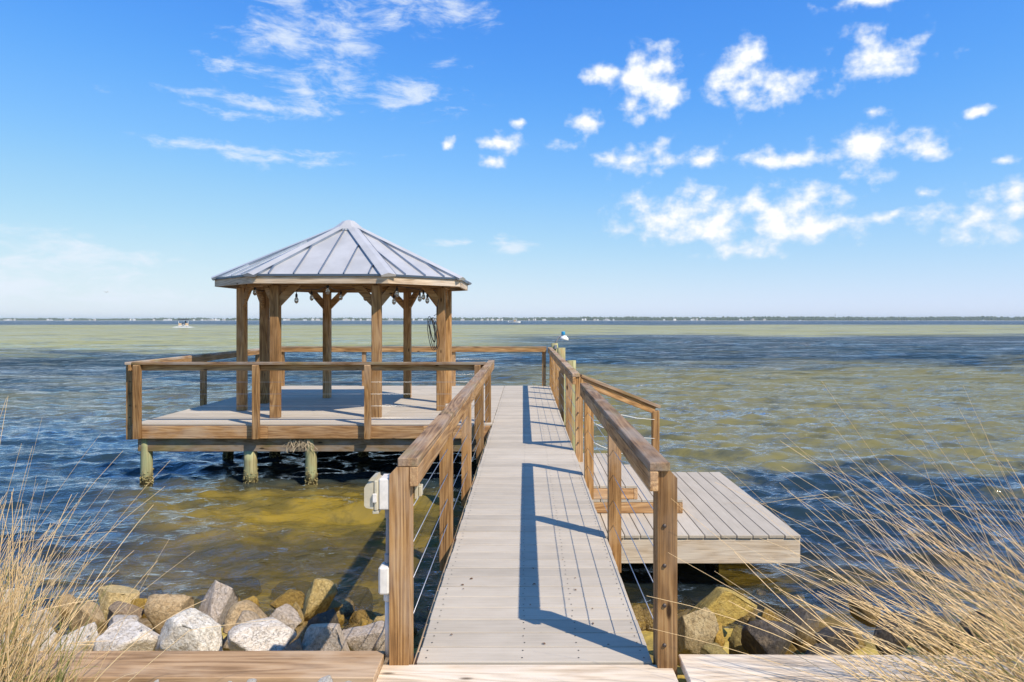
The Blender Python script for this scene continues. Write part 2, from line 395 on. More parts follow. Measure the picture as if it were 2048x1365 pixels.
# ------------------------------------------------------------------ water
def seabed_z(x, y):
    s = np.clip((y - 3.2) / 3.4, 0, 1)
    z = .52 - s * .80
    s2 = np.clip((y - 6.6) / 12, 0, 1)
    return z - s2 * 1.1
def build_water():
    ys = [2.6]
    while ys[-1] < 150: ys.append(ys[-1] + max(.045, ys[-1] ** 2 / 1700 * .55))
    while ys[-1] < 9500: ys.append(ys[-1] * 1.12)
    ys = np.array(ys)
    u = np.linspace(-1, 1, 521)
    ext = np.array([1.1, 1.3, 1.8, 2.8, 5, 12, 40, 150])
    u = np.concatenate([-ext[::-1], u, ext])
    X = u[None, :] * (ys[:, None] * .80 + .8); Y = np.repeat(ys[:, None], len(u), 1)
    dy = np.gradient(ys)[:, None]; dx = np.abs(np.gradient(X, axis=1))
    H = np.zeros_like(X); lost = np.zeros_like(X); tot = 0
    r_ = np.random.default_rng(5)
    N = 110
    for i in range(N):
        lam = 0.26 * (2.6 / 0.26) ** r_.random()
        ang = R(-90 - 14) + r_.normal(0, .34 if lam > 1 else .46)
        k = 2 * math.pi / lam; kx, ky = k * math.cos(ang), k * math.sin(ang)
        amp = .0050 * lam ** .80 * (0.6 + .8 * r_.random()) * (1 if lam < 1.5 else .5)
        a_y = np.clip((2 * math.pi / (abs(ky) + 1e-3)) / dy / 3.5 - .35, 0, 1); a_x = np.clip((2 * math.pi / (abs(kx) + 1e-3)) / dx / 3.5 - .35, 0, 1)
        at = np.minimum(a_y, a_x)
        ph = kx * X + ky * Y + r_.random() * 6.283
        ph = ph + .5 * np.sin(ph * .37 + i)         # uneven crests
        H += amp * at * (np.sin(ph) + .22 * np.sin(2 * ph + 1.57))
        lost += (amp * k) ** 2 * (1 - at); tot += (amp * k) ** 2
    for i in range(34):                                # the longer wind sea out in the open bay
        lam = 2.4 * (7.5 / 2.4) ** r_.random(); ang = R(-90 - 12) + r_.normal(0, .30)
        k = 2 * math.pi / lam; kx, ky = k * math.cos(ang), k * math.sin(ang)
        amp = .0050 * lam ** .9 * (.6 + .8 * r_.random())
        at = np.minimum(np.clip((2 * math.pi / (abs(ky) + 1e-3)) / dy / 3.0 - .35, 0, 1), np.clip((2 * math.pi / (abs(kx) + 1e-3)) / dx / 3.0 - .35, 0, 1))
        ph = kx * X + ky * Y + r_.random() * 6.283; ph = ph + .6 * np.sin(ph * .31 + i)
        H += amp * at * np.clip((Y - 14) / 30, 0, 1) * (np.sin(ph) + .25 * np.sin(2 * ph + 1.57))
    shore = np.clip((Y - 3.0) / 4.0, .5, 1.15)
    gust = .75 + .35 * np.sin(X * .11 + 1.3 * np.sin(Y * .07)) * np.sin(Y * .09 + X * .03)
    H *= shore * gust
    lost = np.sqrt(lost / tot)
    V = np.stack([X, Y, H], -1).reshape(-1, 3)
    nr, nc = X.shape
    idx = np.arange(nr * nc).reshape(nr, nc)
    F4 = np.stack([idx[:-1, :-1], idx[:-1, 1:], idx[1:, 1:], idx[1:, :-1]], -1).reshape(-1, 4)
    me = bpy.data.meshes.new('water')
    me.vertices.add(len(V)); me.vertices.foreach_set('co', V.ravel())
    me.loops.add(F4.size); me.loops.foreach_set('vertex_index', F4.ravel().astype(np.int32))
    me.polygons.add(len(F4)); me.polygons.foreach_set('loop_start', np.arange(0, F4.size, 4, dtype=np.int32)); me.polygons.foreach_set('loop_total', np.full(len(F4), 4, dtype=np.int32))
    me.polygons.foreach_set('use_smooth', np.ones(len(F4), dtype=bool))
    me.update(); me.validate()
    at = me.attributes.new('chop', 'FLOAT', 'POINT'); at.data.foreach_set('value', lost.ravel().astype(np.float32))
    return me
def water_mat():
    m, t = new_mat('bay_water')
    geo = t.new('ShaderNodeNewGeometry'); pos = geo.outputs['Position']
    s = t.new('ShaderNodeSeparateXYZ', None, Vector=pos); x, y = s.outputs[0], s.outputs[1]
    flat = t.new('ShaderNodeCombineXYZ', None, X=x, Y=y, Z=0.0).outputs[0]
    # bottom seen through the water: sand flats, seagrass beds, deep channel
    ly = t.math('LOGARITHM', t.math('MAXIMUM', y, 1.0), 10.0)
    lx = t.math('DIVIDE', x, t.math('MAXIMUM', y, 1.0))
    pv = t.new('ShaderNodeCombineXYZ', None, X=t.math('MULTIPLY', lx, 2.6), Y=t.math('MULTIPLY', ly, 11.0), Z=0.0).outputs[0]
    patch = t.noise(pv, 1.3, 6, .62, .3, '2D')
    near = t.noise(t.vmath('MULTIPLY', flat, (.35, .5, 1)), 1.0, 5, .6, .4, '2D')
    tt = t.math('DIVIDE', t.math('ADD', ly, t.math('MULTIPLY', t.math('SUBTRACT', patch, .5), .42)), 3.0)
    def lg(v): return math.log10(v) / 3.0
    navy = (.020, .038, .050); deep = (.012, .042, .085); sand = (.185, .168, .066); olive = (.11, .105, .048); green = (.31, .30, .115); gold = (.30, .21, .03)
    left = t.ramp(tt, [(lg(5.5), (.05, .05, .03)), (lg(9.5), navy), (lg(14.0), navy), (lg(16.5), olive), (lg(24), olive), (lg(30), navy), (lg(48), navy), (lg(66), green), (lg(330), green), (lg(430), deep)])
    right = t.ramp(tt, [(lg(5.5), (.035, .04, .03)), (lg(7.5), navy), (lg(10.4), navy), (lg(12.2), sand), (lg(32), sand), (lg(44), navy), (lg(100), navy), (lg(128), green), (lg(330), green), (lg(430), deep)])
    body = t.mix(t.smooth(t.math('ADD', lx, t.math('MULTIPLY', t.math('SUBTRACT', patch, .5), .25)), -.16, .10), left, right)
    pat2 = t.noise(pv, 4.6, 6, .66, .2, '2D')
    body = t.mix(t.smooth(pat2, .47, .70, 0, .5), body, navy)
    body = t.mix(t.smooth(pat2, .40, .30, 0, .5), body, olive)
    # shallow golden shelf in front of the platform
    gm_ = t.math('MULTIPLY', t.smooth(t.math('ADD', t.math('ADD', x, t.math('MULTIPLY', y, .55)), t.math('MULTIPLY', t.math('SUBTRACT', near, .5), 3.0)), -1.2, .8), t.smooth(t.math('ADD', y, t.math('MULTIPLY', t.math('SUBTRACT', near, .5), 3.0)), 11.2, 9.4))
    gm_ = t.math('MULTIPLY', gm_, t.smooth(x, 1.2, -.3))
    fine = t.noise(t.vmath('MULTIPLY', flat, (1.2, 2.2, 1)), 1.1, 5, .65, .4, '2D')
    goldc = t.mix(t.smooth(near, .36, .64), gold, (.13, .105, .028)); goldc = t.mix(t.smooth(fine, .42, .66, 0, .6), goldc, (.065, .06, .022))
    body = t.mix(gm_, body, goldc)
    # clear over the shore rocks and the shelf, opaque outside
    clear = t.math('MULTIPLY', t.smooth(y, 9.5, 5.5), .70)
    # waves
    chop = t.new('ShaderNodeAttribute', {'attribute_name': 'chop'}).outputs['Fac']
    r1 = t.noise(t.vmath('MULTIPLY', flat, (1, 1.9, 1)), 4.2, 4, .62, .3, '2D')
    far1 = t.noise(t.vmath('MULTIPLY', flat, (.45, 1.0, 1)), .85, 3, .6, .5, '2D')
    far2 = t.noise(t.vmath('MULTIPLY', flat, (.30, .75, 1)), .32, 4, .65, .4, '2D')
    b1 = t.new('ShaderNodeBump', None, Strength=.6, Distance=.05, Height=r1)
    b2 = t.new('ShaderNodeBump', None, Strength=t.math('MULTIPLY', chop, .7), Distance=.30, Height=far1, Normal=b1.outputs[0])
    b3 = t.new('ShaderNodeBump', None, Strength=t.math('MULTIPLY', chop, 1.0), Distance=1.0, Height=far2, Normal=b2.outputs[0])
    nrm = b3.outputs[0]
    dif = t.new('ShaderNodeBsdfDiffuse', None, Color=body, Normal=(0.0, 0.0, 1.0))   # light scattered up from the bottom does not follow the ripples
    tra = t.new('ShaderNodeBsdfTransparent', None, Color=(.90, .88, .68, 1))
    inner = t.new('ShaderNodeMixShader', None, i0=clear, i1=dif.outputs[0], i2=tra.outputs[0])
    gl = t.new('ShaderNodeBsdfGlossy', None, Color=(.92, .95, 1.0, 1), Roughness=.06, Normal=nrm)
    fr = t.new('ShaderNodeFresnel', None, IOR=1.33, Normal=nrm)
    gust2 = t.noise(t.vmath('MULTIPLY', flat, (.025, .055, 1)), 1.0, 7, .68, .2, '2D')
    gust = t.noise(t.new('ShaderNodeCombineXYZ', None, X=t.math('MULTIPLY', lx, 9.0), Y=t.math('MULTIPLY', ly, 80.0), Z=0.0).outputs[0], 1.0, 5, .65, .2, '2D')   # cat's paws
    fac = t.math('MULTIPLY', t.math('MULTIPLY', fr.outputs[0], t.math('MULTIPLY', t.smooth(gust, .28, .72, .6, 1.4), t.smooth(gust2, .3, .7, .68, 1.4))), t.math('MULTIPLY_ADD', chop, -.45, 1.03), clamp=True)      # unresolved chop tilts facets to the viewer
    sh = t.new('ShaderNodeMixShader', None, i0=fac, i1=inner.outputs[0], i2=gl.outputs[0])
    finish(t, sh); return m
M_water = water_mat()
structure(put('water', build_water(), M_water))

def seabed_mat():
    m, t = new_mat('seabed_sand')
    pos = t.new('ShaderNodeNewGeometry').outputs['Position']
    a = t.noise(pos, 1.6, 7, .65, .5); b_ = t.noise(pos, 9.0, 5, .6)
    col = t.ramp(a, [(.3, (.14, .11, .035)), (.5, (.50, .36, .07)), (.7, (.70, .56, .20))])
    col = t.mix(t.smooth(b_, .55, .7, 0, .5), col, (.08, .065, .025))
    b = t.new('ShaderNodeBsdfPrincipled', None, Base_Color=col, Roughness=.9, Normal=t.new('ShaderNodeBump', None, Strength=.6, Distance=.05, Height=b_).outputs[0])
    finish(t, b); return m
def grid_sheet(name, xs, ys, zf, mat):
    X, Y = np.meshgrid(np.array(xs, float), np.array(ys, float)); Z = zf(X, Y)
    V = np.stack([X, Y, Z], -1).reshape(-1, 3); nc = len(xs); nr = len(ys)
    fs = [(r * nc + c, r * nc + c + 1, (r + 1) * nc + c + 1, (r + 1) * nc + c) for r in range(nr - 1) for c in range(nc - 1)]
    return put(name, mesh_of(name, V.tolist(), fs, True), mat)
structure(grid_sheet('seabed', np.linspace(-60, 60, 161), list(np.linspace(3.05, 30, 90)) + [60, 200], lambda X, Y: seabed_z(X, Y) + .05 * np.sin(X * 1.7 + Y) * np.sin(Y * 1.3) - np.clip((Y - 30) / 100, 0, 1), seabed_mat()))

def ground_mat():
    m, t = new_mat('shell_gravel')
    pos = t.new('ShaderNodeNewGeometry').outputs['Position']
    v = t.new('ShaderNodeTexVoronoi', None, Vector=pos, Scale=28.0)
    n = t.noise(pos, 3.0, 5, .6)
    col = t.mix(n, v.outputs[1], (.5, .5, .5)); col = t.mix(.75, col, (.62, .58, .5))
    col = t.mix(t.smooth(n, .5, .65), col, (.33, .26, .16))
    b = t.new('ShaderNodeBsdfPrincipled', None, Base_Color=col, Roughness=.9, Normal=t.new('ShaderNodeBump', None, Strength=1, Distance=.02, Height=v.outputs[0]).outputs[0])
    finish(t, b); return m
M_ground = ground_mat()
structure(grid_sheet('ground', np.linspace(-60, 60, 61), np.linspace(-60, 2.88, 40), lambda X, Y: .885 + .02 * np.sin(X * 2.1) * np.sin(Y * 1.7), M_ground))

# ------------------------------------------------------------------ bulkhead with its timber caps
bw = thing('bulkhead_wall', 'weathered plank bulkhead wall holding the bank under the timber caps', 'wall', (0, 3.0, 0))
for i in range(70):
    x = -8.4 + i * .24
    if -.75 < x < .82: continue
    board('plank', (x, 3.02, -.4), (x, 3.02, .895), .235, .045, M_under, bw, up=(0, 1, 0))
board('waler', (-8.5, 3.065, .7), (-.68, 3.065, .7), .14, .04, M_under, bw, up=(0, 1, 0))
board('waler', (.75, 3.065, .7), (8.5, 3.065, .7), .14, .04, M_under, bw, up=(0, 1, 0))
tag(board('timber_cap', (-8.5, 3.06, D + .012), (-.652, 3.06, D + .012), .24, .04, M_timber), 'brown grained timber cap board along the bank left of the walkway', 'timber')
tag(board('timber_sill', (-.655, 3.0, D - .03), (.668, 3.0, D - .03), .25, .05, M_pale), 'pale timber sill lying across the foot of the walkway', 'timber')
tag(board('timber_cap', (.705, 3.035, D + .008), (8.5, 2.99, D + .008), .24, .04, M_pale), 'bleached timber cap board along the bank right of the walkway', 'timber')

# ------------------------------------------------------------------ walkway
X0, X1, YN, YF = -.50, .585, 3.135, 16.4
PF = 10.34            # platform front edge
wk = thing('walkway', 'long boardwalk of pale grey composite planks leading out over the water', 'boardwalk', (.045, YN, D))
PITCH = .1475
n = int((YF - YN) / PITCH)
for i in range(n):
    y = YN + (i + .5) * (YF - YN) / n
    jx = random.uniform(-.004, .004)
    board('plank', (X0 + jx, y, D - .0145 + random.uniform(-.0012, .0012)), (X1 + jx, y, D - .0145), .1415, .029, M_deck, wk, bev=.003)
for x in (-.51, .045, .578):
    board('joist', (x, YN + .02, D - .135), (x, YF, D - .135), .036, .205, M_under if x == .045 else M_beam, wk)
vs, fs = [], []
for i in range(n):
    y = YN + (i + .5) * (YF - YN) / n
    for x in (-.46, -.01, .25, .545):
        for dyy in (-.035, .035):
            b0 = len(vs)
            xx = x + random.uniform(-.006, .006)
            for k in range(6):
                vs.append((xx + .0045 * math.cos(k * 1.047), y + dyy + .0045 * math.sin(k * 1.047), D + .0016))
            fs.append(tuple(range(b0, b0 + 6)))
me = mesh_of('screw_heads', vs, fs); o = put('screw_heads', me, M_screw, wk, Matrix.Identity(4)); stuff(o)

# ------------------------------------------------------------------ railings
CAB = (.10, .28, .46, .64)
def post_prof(z0, z1, cut):
    # local X is up, local Y is outwards
    return [(z0, -.0445), (z1, -.0445), (z1, .0445 - cut), (z1 - cut * 1.05, .0445), (z0, .0445)] if cut else [(z0, -.0445), (z1, -.0445), (z1, .0445), (z0, .0445)]
def railing(label, p0, p1, posts, out, top=.94, low=-.24, cut=.032, mat=None, cables=True, cab_ext=(0, 0), deep={}, lows={}, boards=True):
    """p0, p1: plan points of the inner face; posts: distances from p0; out: unit outward normal"""
    p0 = Vector((*p0, 0)); p1 = Vector((*p1, 0)); out = Vector((*out, 0)); d = (p1 - p0).normalized(); L = (p1 - p0).length
    mat = mat or M_rail
    base = p0.copy(); base.z = D
    t = thing('railing', label, 'railing', base)
    zc = D + top - .02
    board('cap_rail', p0 + out * .046 + Vector((0, 0, zc)), p1 + out * .046 + Vector((0, 0, zc)), .094, .04, M_cap, t)
    zb = D + top - .04 - .0455
    board('side_rail', p0 + out * .02 + Vector((0, 0, zb)), p1 + out * .02 + Vector((0, 0, zb)), .04, .09, mat, t, up=(0, 0, 1))
    for s in posts:
        q = p0 + d * s + out * (.0405 + .0445)
        dp = deep.get(s, .089)
        m = Matrix((Vector((0, 0, 1)), out, Vector((0, 0, 1)).cross(out))).transposed().to_4x4()
        m.translation = q
        prism('post', post_prof(D + lows.get(s, low), D + top - .0415, cut), dp, mat, t, m)
    if cables:
        c = out * (.0405 + .03)
        a, b = p0 + d * (posts[0] - cab_ext[0]) + c, p0 + d * (posts[-1] + cab_ext[1]) + c
        for h in CAB:
            z = Vector((0, 0, D + h)); tube('cable', [a + z, b + z],   .0025, M_cable, t, 6)
        for s in posts:
            for h in CAB:
                if s in (posts[0], posts[-1]) or cab_ext == (9, 9):
                    e = p0 + d * s + c + Vector((0, 0, D + h)); sg = -1 if s == posts[0] else 1
                    tube('cable_fitting', [e + d * (sg * .0445), e + d * (sg * .062)], .009, M_screw, t, 8)
    return t
railing('weathered cable railing along the left side of the walkway with mossy cap rail', (-.492, 3.12), (-.492, 10.78), [.06, 1.86, 3.56, 5.55, 7.40], (-1, 0), deep={.06: .13}, lows={.06: -.12})
railing('short cable railing on the right of the walkway, near end up to the steps', (.558, 3.07), (.558, 6.98), [.075, 1.87, 3.86], (1, 0), top=.93, deep={.075: .11}, lows={.075: -.05})
railing('far cable railing on the right of the walkway, beyond the steps', (.562, 8.19), (.53, 16.35), [.06, 1.88, 3.86, 5.2, 6.3, 8.0], (1, 0), top=.93)
railing('front cable railing of the gazebo platform, facing the shore', (-5.92, PF + .005), (-.60, PF + .005), [.085, 1.87, 3.55, 5.2], (0, -1), cut=.012, low=-.21)
railing('left cable railing of the gazebo platform', (-5.93, PF - .09), (-5.93, 16.3), [.15, 2.5, 5.1, 5.95], (-1, 0), cut=.012)
railing('back cable railing of the gazebo platform, facing open water', (-5.92, 16.25), (.50, 16.25), [.10, 2.06, 4.2, 6.36], (0, 1), cut=.012, top=.945)

# ------------------------------------------------------------------ platform
pl = thing('platform', 'wide pale plank deck over the water that carries the gazebo', 'deck', (-3.2, 13.3, D))
PX0, PX1 = -5.96, X0 - .006
n = int((YF - PF) / PITCH)
for i in range(n):
    y = PF + (i + .5) * (YF - PF) / n
    xs_ = [PX0, PX0 + (1.9 if i % 2 else 3.6), PX1]
    for a_, b_ in zip(xs_, xs_[1:]):
        board('plank', (a_ + .0015, y, D - .0145 + random.uniform(-.001, .001)), (b_ - .0015, y, D - .0145), .142, .029, M_deck, pl, bev=.003)
ZF = D - .03 - .095
board('fascia_board', (PX0, PF - .0, ZF), (-3.9, PF - .0, ZF), .04, .19, M_fascia, pl)
board('fascia_board', (-3.897, PF - .0, ZF), (-1.55, PF - .0, ZF), .04, .19, M_fascia, pl)
board('fascia_board', (-1.547, PF - .0, ZF), (-.535, PF - .0, ZF), .04, .19, M_fascia, pl)
board('fascia_board', (PX0 - .022, PF - .02, ZF), (PX0 - .022, YF, ZF), .04, .19, M_fascia, pl)
board('fascia_board', (PX0, YF + .022, ZF), (X1, YF + .022, ZF), .04, .19, M_fascia, pl)
for i, y in enumerate((PF + .09, 12.4, 14.4, 16.2)):
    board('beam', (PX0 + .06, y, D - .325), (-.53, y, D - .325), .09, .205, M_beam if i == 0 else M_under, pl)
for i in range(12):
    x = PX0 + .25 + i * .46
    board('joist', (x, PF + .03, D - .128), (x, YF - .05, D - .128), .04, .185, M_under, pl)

# ------------------------------------------------------------------ pilings
def piling(label, x, y, z1, r=.095, z0=-1.6, group=None, barn=True, lean=0.0):
    t = thing('piling', label, 'piling', (x, y, 0), group)
    pts = []; rr = []
    nseg = 14
    for i in range(nseg + 1):
        f = i / nseg; z = z0 + (z1 - z0) * f
        pts.append((z, 0, 0)); rr.append(r * (1.04 - .08 * f) * random.uniform(.985, 1.015))
    vs, fs = tube_geo(pts, rr, 20)
    m = frame_mat((x, y, 0), (lean, 0, 1), (0, 1, 0))
    sh = put('shaft', mesh_of('shaft', vs, fs, True), M_pile, t, m)
    if barn:
        vs, fs = [], []
        for _ in range(170):
            a = random.uniform(0, 6.283); z = random.gauss(.02, .085); s = random.uniform(.006, .017)
            if z > .26: continue
            c = Vector((math.cos(a) * r * 1.02, math.sin(a) * r * 1.02, z)); b0 = len(vs)
            for dv in ((1, 0, 0), (-1, 0, 0), (0, 1, 0), (0, -1, 0), (0, 0, 1), (0, 0, -1)):
                vs.append(c + Vector(dv) * s * random.uniform(.6, 1.3) + Vector((x, y, 0)))
            for f in ((0, 2, 4), (2, 1, 4), (1, 3, 4), (3, 0, 4), (2, 0, 5), (1, 2, 5), (3, 1, 5), (0, 3, 5)): fs.append(tuple(b0 + k for k in f))
        o = put('barnacles', mesh_of('barnacles', vs, fs), M_barn, t, Matrix.Identity(4)); stuff(o)
    return t
piling('piling under the front left corner of the gazebo platform', -5.80, PF + .11, D - .20, .087)
piling('middle one of the three pilings under the platform front edge', -4.21, PF + .115, D - .425, .10)
piling('piling under the platform front edge beside the hanging dry weed', -3.28, PF + .105, D - .20, .087)
for lab, x, y in (('dark piling in the shade under the platform, leftmost of the back row', -5.4, 12.4), ('dark piling in platform shade behind the middle front piling', -4.55, 12.4), ('dark piling in platform shade, second from the walkway', -2.95, 12.42), ('dark piling in platform shade, nearest to the walkway', -2.0, 12.4)):
    piling(lab, x, y, D - .425, .09)
piling('shaded piling far back under the left part of the platform', -5.5, 16.2, D - .425, .09)
piling('shaded piling far back under the right part of the platform', -1.0, 16.2, D - .425, .09)
for lab, x, y in (('near left piling under the walkway', -.40, 5.4), ('near right piling under the walkway', .47, 5.4), ('left piling under the middle of the walkway', -.40, 8.3), ('right piling under the middle of the walkway', .47, 8.3)):
    piling(lab, x, y, D - .24, .085, barn=False)
piling('short green piling standing outside the far right walkway railing', .80, 11.9, D + .87, .083)
piling('brownish green piling behind the short green one at the railing', .805, 15.4, D + .95, .098)
piling('square topped green piling that carries the dock lamp', .715, 16.7, D + 1.01, .09)

# ------------------------------------------------------------------ gazebo
GX, GY = -3.21, 12.42
gz = thing('gazebo', 'eight sided open timber gazebo with pale standing seam metal roof', 'gazebo', (GX, GY, D))
def octagon(a, b, c):
    return [Vector((GX + x, GY + y, 0)) for x, y in ((-a + c, -b), (a - c, -b), (a, -b + c), (a, b - c), (a - c, b), (-a + c, b), (-a, b - c), (-a, -b + c))]
PO = octagon(1.735, 1.43, .92)
HZ = 3.13                 # header beam centre
GP = .144
for i, p in enumerate(PO):
    board('post', p + Vector((0, 0, D)), p + Vector((0, 0, HZ - .075)), GP, GP, M_gaz, gz, up=(0, 1, 0), bev=.008)
for i in range(8):
    a, b = PO[i], PO[(i + 1) % 8]; d = (b - a).normalized(); nrm = Vector((d.y, -d.x, 0))
    board('header_beam', a - d * .02 + Vector((0, 0, HZ)), b - d * .02 + Vector((0, 0, HZ)), .11, .148, M_gaz, gz)
    for q, s in ((a, 1), (b, -1)):
        lo = q + d * (s * (GP * .5 + .0)) + Vector((0, 0, HZ - .40)); hi = q + d * (s * (GP * .5 + .31)) + Vector((0, 0, HZ - .075))
        # gusset like knee brace, cut plumb at the post and level at the beam
        x0 = GP * .5 + .002
        prof = [(x0, HZ - .42), (x0 + .33, HZ - .077), (x0 + .16, HZ - .077), (x0, HZ - .24)]
        m = Matrix((d * s, Vector((0, 0, 1)), (d * s).cross(Vector((0, 0, 1))))).transposed().to_4x4(); m.translation = Vector((q.x, q.y, 0))
        prism('knee_brace', prof, .05, M_gaz, gz, m)
EO = octagon(2.10, 1.80, 1.03)
EZ = 3.20; AZ = 4.24
apex = Vector((GX, GY, AZ))
for i in range(8):
    a, b = EO[i], EO[(i + 1) % 8]; d = (b - a).normalized(); out = Vector((d.y, -d.x, 0))
    up = Vector((0, 0, 1))
    ea, eb = a + up * EZ, b + up * EZ
    nrm = (eb - ea).cross(apex - ea).normalized()
    if nrm.z < 0: nrm = -nrm
    # metal face with thickness, and the plank ceiling under it
    th = nrm * .012
    pan = raw('roof_panel', [ea, eb, apex, ea - th, eb - th, apex - th], [(0, 1, 2), (5, 4, 3), (0, 3, 4, 1), (1, 4, 5, 2), (2, 5, 3, 0)], M_metal, gz)
    dn = nrm * .06
    c0, c1, c2 = ea - dn - out * .05, eb - dn - out * .05, apex - dn
    th2 = nrm * .02
    raw('ceiling_board', [c0, c1, c2, c0 - th2, c1 - th2, c2 - th2], [(0, 1, 2), (5, 4, 3), (0, 3, 4, 1), (1, 4, 5, 2), (2, 5, 3, 0)], M_gaz, gz)
    board('eave_fascia', a + up * (EZ - .075) - out * .025, b + up * (EZ - .075) - out * .025, .04, .125, M_eave, gz, bev=.003)
    board('drip_edge', a + up * (EZ - .006) + out * .004, b + up * (EZ - .006) + out * .004, .03, .034, M_trim, gz, bev=.002)
    # standing seams
    L = (eb - ea).length; mid = (ea + eb) / 2
    ap_t = (apex - mid).dot(d); S = ((apex - mid) - d * ap_t); Sl = S.length; sd = S / Sl
    k = -3
    while k <= 3:
        t_ = k * .39 - .01
        k += 1
        if abs(t_) > L / 2 - .06: continue
        hip_t = (-L / 2 if t_ < ap_t else L / 2)
        fr = (t_ - hip_t) / (ap_t - hip_t)
        ln = Sl * min(fr, 1) - .14
        if ln < .08: continue
        p = mid + d * t_ + sd * .01
        board('seam', p + nrm * .014, p + sd * ln + nrm * .014, .016, .034, M_seam, pan, up=nrm, bev=0)
for i in range(8):
    e = EO[i] + Vector((0, 0, EZ)); prv, nxt = EO[i - 1] + Vector((0, 0, EZ)), EO[(i + 1) % 8] + Vector((0, 0, EZ))
    ax = (apex - e).normalized()
    n1 = (e - prv).cross(apex - prv).normalized(); n2 = (nxt - e).cross(apex - e).normalized()
    n1 = n1 if n1.z > 0 else -n1; n2 = n2 if n2.z > 0 else -n2
    w1 = (prv - e); w1 = (w1 - ax * w1.dot(ax)).normalized(); w2 = (nxt - e); w2 = (w2 - ax * w2.dot(ax)).normalized()
    nm = (n1 + n2).normalized(); hw = .115; up_ = .034
    def sec(o, f):
        return [o + w1 * hw * f + n1 * .004, o + w1 * hw * f + n1 * up_, o + nm * (up_ + .012), o + w2 * hw * f + n2 * up_, o + w2 * hw * f + n2 * .004]
    s0 = sec(e - ax * .035, 1.0); s1 = sec(apex - ax * .17, .8)
    vs = s0 + s1; fs = [(k, k + 1, 6 + k, 5 + k) for k in range(4)] + [(0, 1, 2, 3, 4), (9, 8, 7, 6, 5), (0, 5, 9, 4)]
    hc = raw('hip_cap', vs, fs, M_metal, gz)
    for a_, b_, nn in ((s0[0], s1[0], n1), (s0[4], s1[4], n2)):
        sd_ = (a_ - e).normalized() * .004
        board('hip_edge', a_ + nn * .016 + sd_, b_ + nn * .016 + sd_, .006, .036, M_seam, hc, up=nn, bev=0)
rp, zp = .30, AZ - .115
vs = []
for rr_, zz_ in ((rp, zp - .035), (rp, zp), (.10, AZ + .05), (.02, AZ + .075)):
    for k in range(8):
        a = R(22.5 + 45 * k); vs.append((GX + rr_ * math.cos(a) * 1.08, GY + rr_ * math.sin(a), zz_))
fs = [(j * 8 + k, j * 8 + (k + 1) % 8, (j + 1) * 8 + (k + 1) % 8, (j + 1) * 8 + k) for j in range(3) for k in range(8)] + [tuple(range(24, 32))]
raw('peak_cap', vs, fs, M_metal, gz)

# string lights under the eave
BULBS = [(510, 580, 11.9), (530, 588, 12.9), (593, 595, 11.05), (623.5, 590.5, 12.0), (655.5, 577, 11.0), (682, 590, 12.6), (731, 590, 11.05), (788, 597.8, 11.4), (794, 582.6, 11.1), (839.5, 592, 11.6), (847, 589, 12.4), (854.7, 596, 11.7), (870, 593.4, 11.9)]
sl = thing('string_lights', 'string of clear bulbs on a black cord draped under the gazebo eave', 'string lights', (GX, GY - 1.3, 3.0))
path = []
bp = [PX(*b) for b in BULBS]
for i, p in enumerate(bp):
    top = p + Vector((0, 0, .105))
    top.z = min(top.z, 3.05)
    if path:
        q = path[-1]; mid_ = (q + top) / 2
        for f in (.2, .4, .6, .8):
            w = q.lerp(top, f); w.z = max(w.z, 3.04 - .05 * math.sin(f * 3.14)) if i % 3 == 0 else w.z - .03 * math.sin(f * 3.14); path.append(w)
    path.append(top)
tube('cord', path, .006, M_black, sl, 6)
for p in bp:
    m = Matrix.Translation(p - Vector((0, 0, .02)))
    bu = lathe('light_bulb', [(.004, -.082), (.022, -.072), (.034, -.048), (.036, -.022), (.027, .004), (.016, .018), (.013, .022)], M_glass, sl, m, 12)
    lathe('socket', [(.014, .018), (.019, .022), (.019, .066), (.010, .075), (.005, .108)], M_black, bu, m, 10)
rp_ = thing('rope', 'short tan rope hanging on the back left corner post of the platform', 'rope', PX(527, 712, 15.9))
tube('strand', [PX(526 + 3 * math.sin(k * .9), 712 + k * 4.2, 15.9 + .03 * math.cos(k)) for k in range(16)], .02, M_straw, rp_, 8)
tube('strand', [PX(528 - 3 * math.sin(k * .9), 714 + k * 3.6, 15.92 + .03 * math.sin(k)) for k in range(15)], .016, M_straw, rp_, 8)
# tangle of cable on the right gazebo post
cb = thing('cable_bundle', 'tangled black power cable hanging on the right gazebo post', 'cable', PX(868, 640, 11.75))
rr = random.Random(4)
for k in range(4):
    pts = []
    c = PX(866 + rr.uniform(-4, 3), 664 + rr.uniform(-6, 6), 11.78); h = rr.uniform(.16, .30); w = rr.uniform(.035, .085); sk = rr.uniform(-.06, .06)
    for j in range(25):
        a = 6.2832 * j / 24
        pts.append(c + Vector((w * math.sin(a) + sk * math.cos(a), .02 * math.sin(a * 2 + k), h * math.cos(a) + .02 * math.sin(3 * a))))
    tube('loop', pts, .0065, M_black, cb, 6)
tube('tail', [PX(870, 645, 11.8), PX(869, 670, 11.75), PX(868, 690, 11.77), PX(869, 697, 11.78)], .0065, M_black, cb, 6)
tube('tail', [PX(868, 632, 11.8), PX(873, 629, 11.82), PX(877, 600, 11.84), PX(876, 572, 11.9)], .006, M_black, cb, 6)
board('plug', PX(869, 696, 11.78), PX(869, 700, 11.78), .035, .035, M_black, cb)

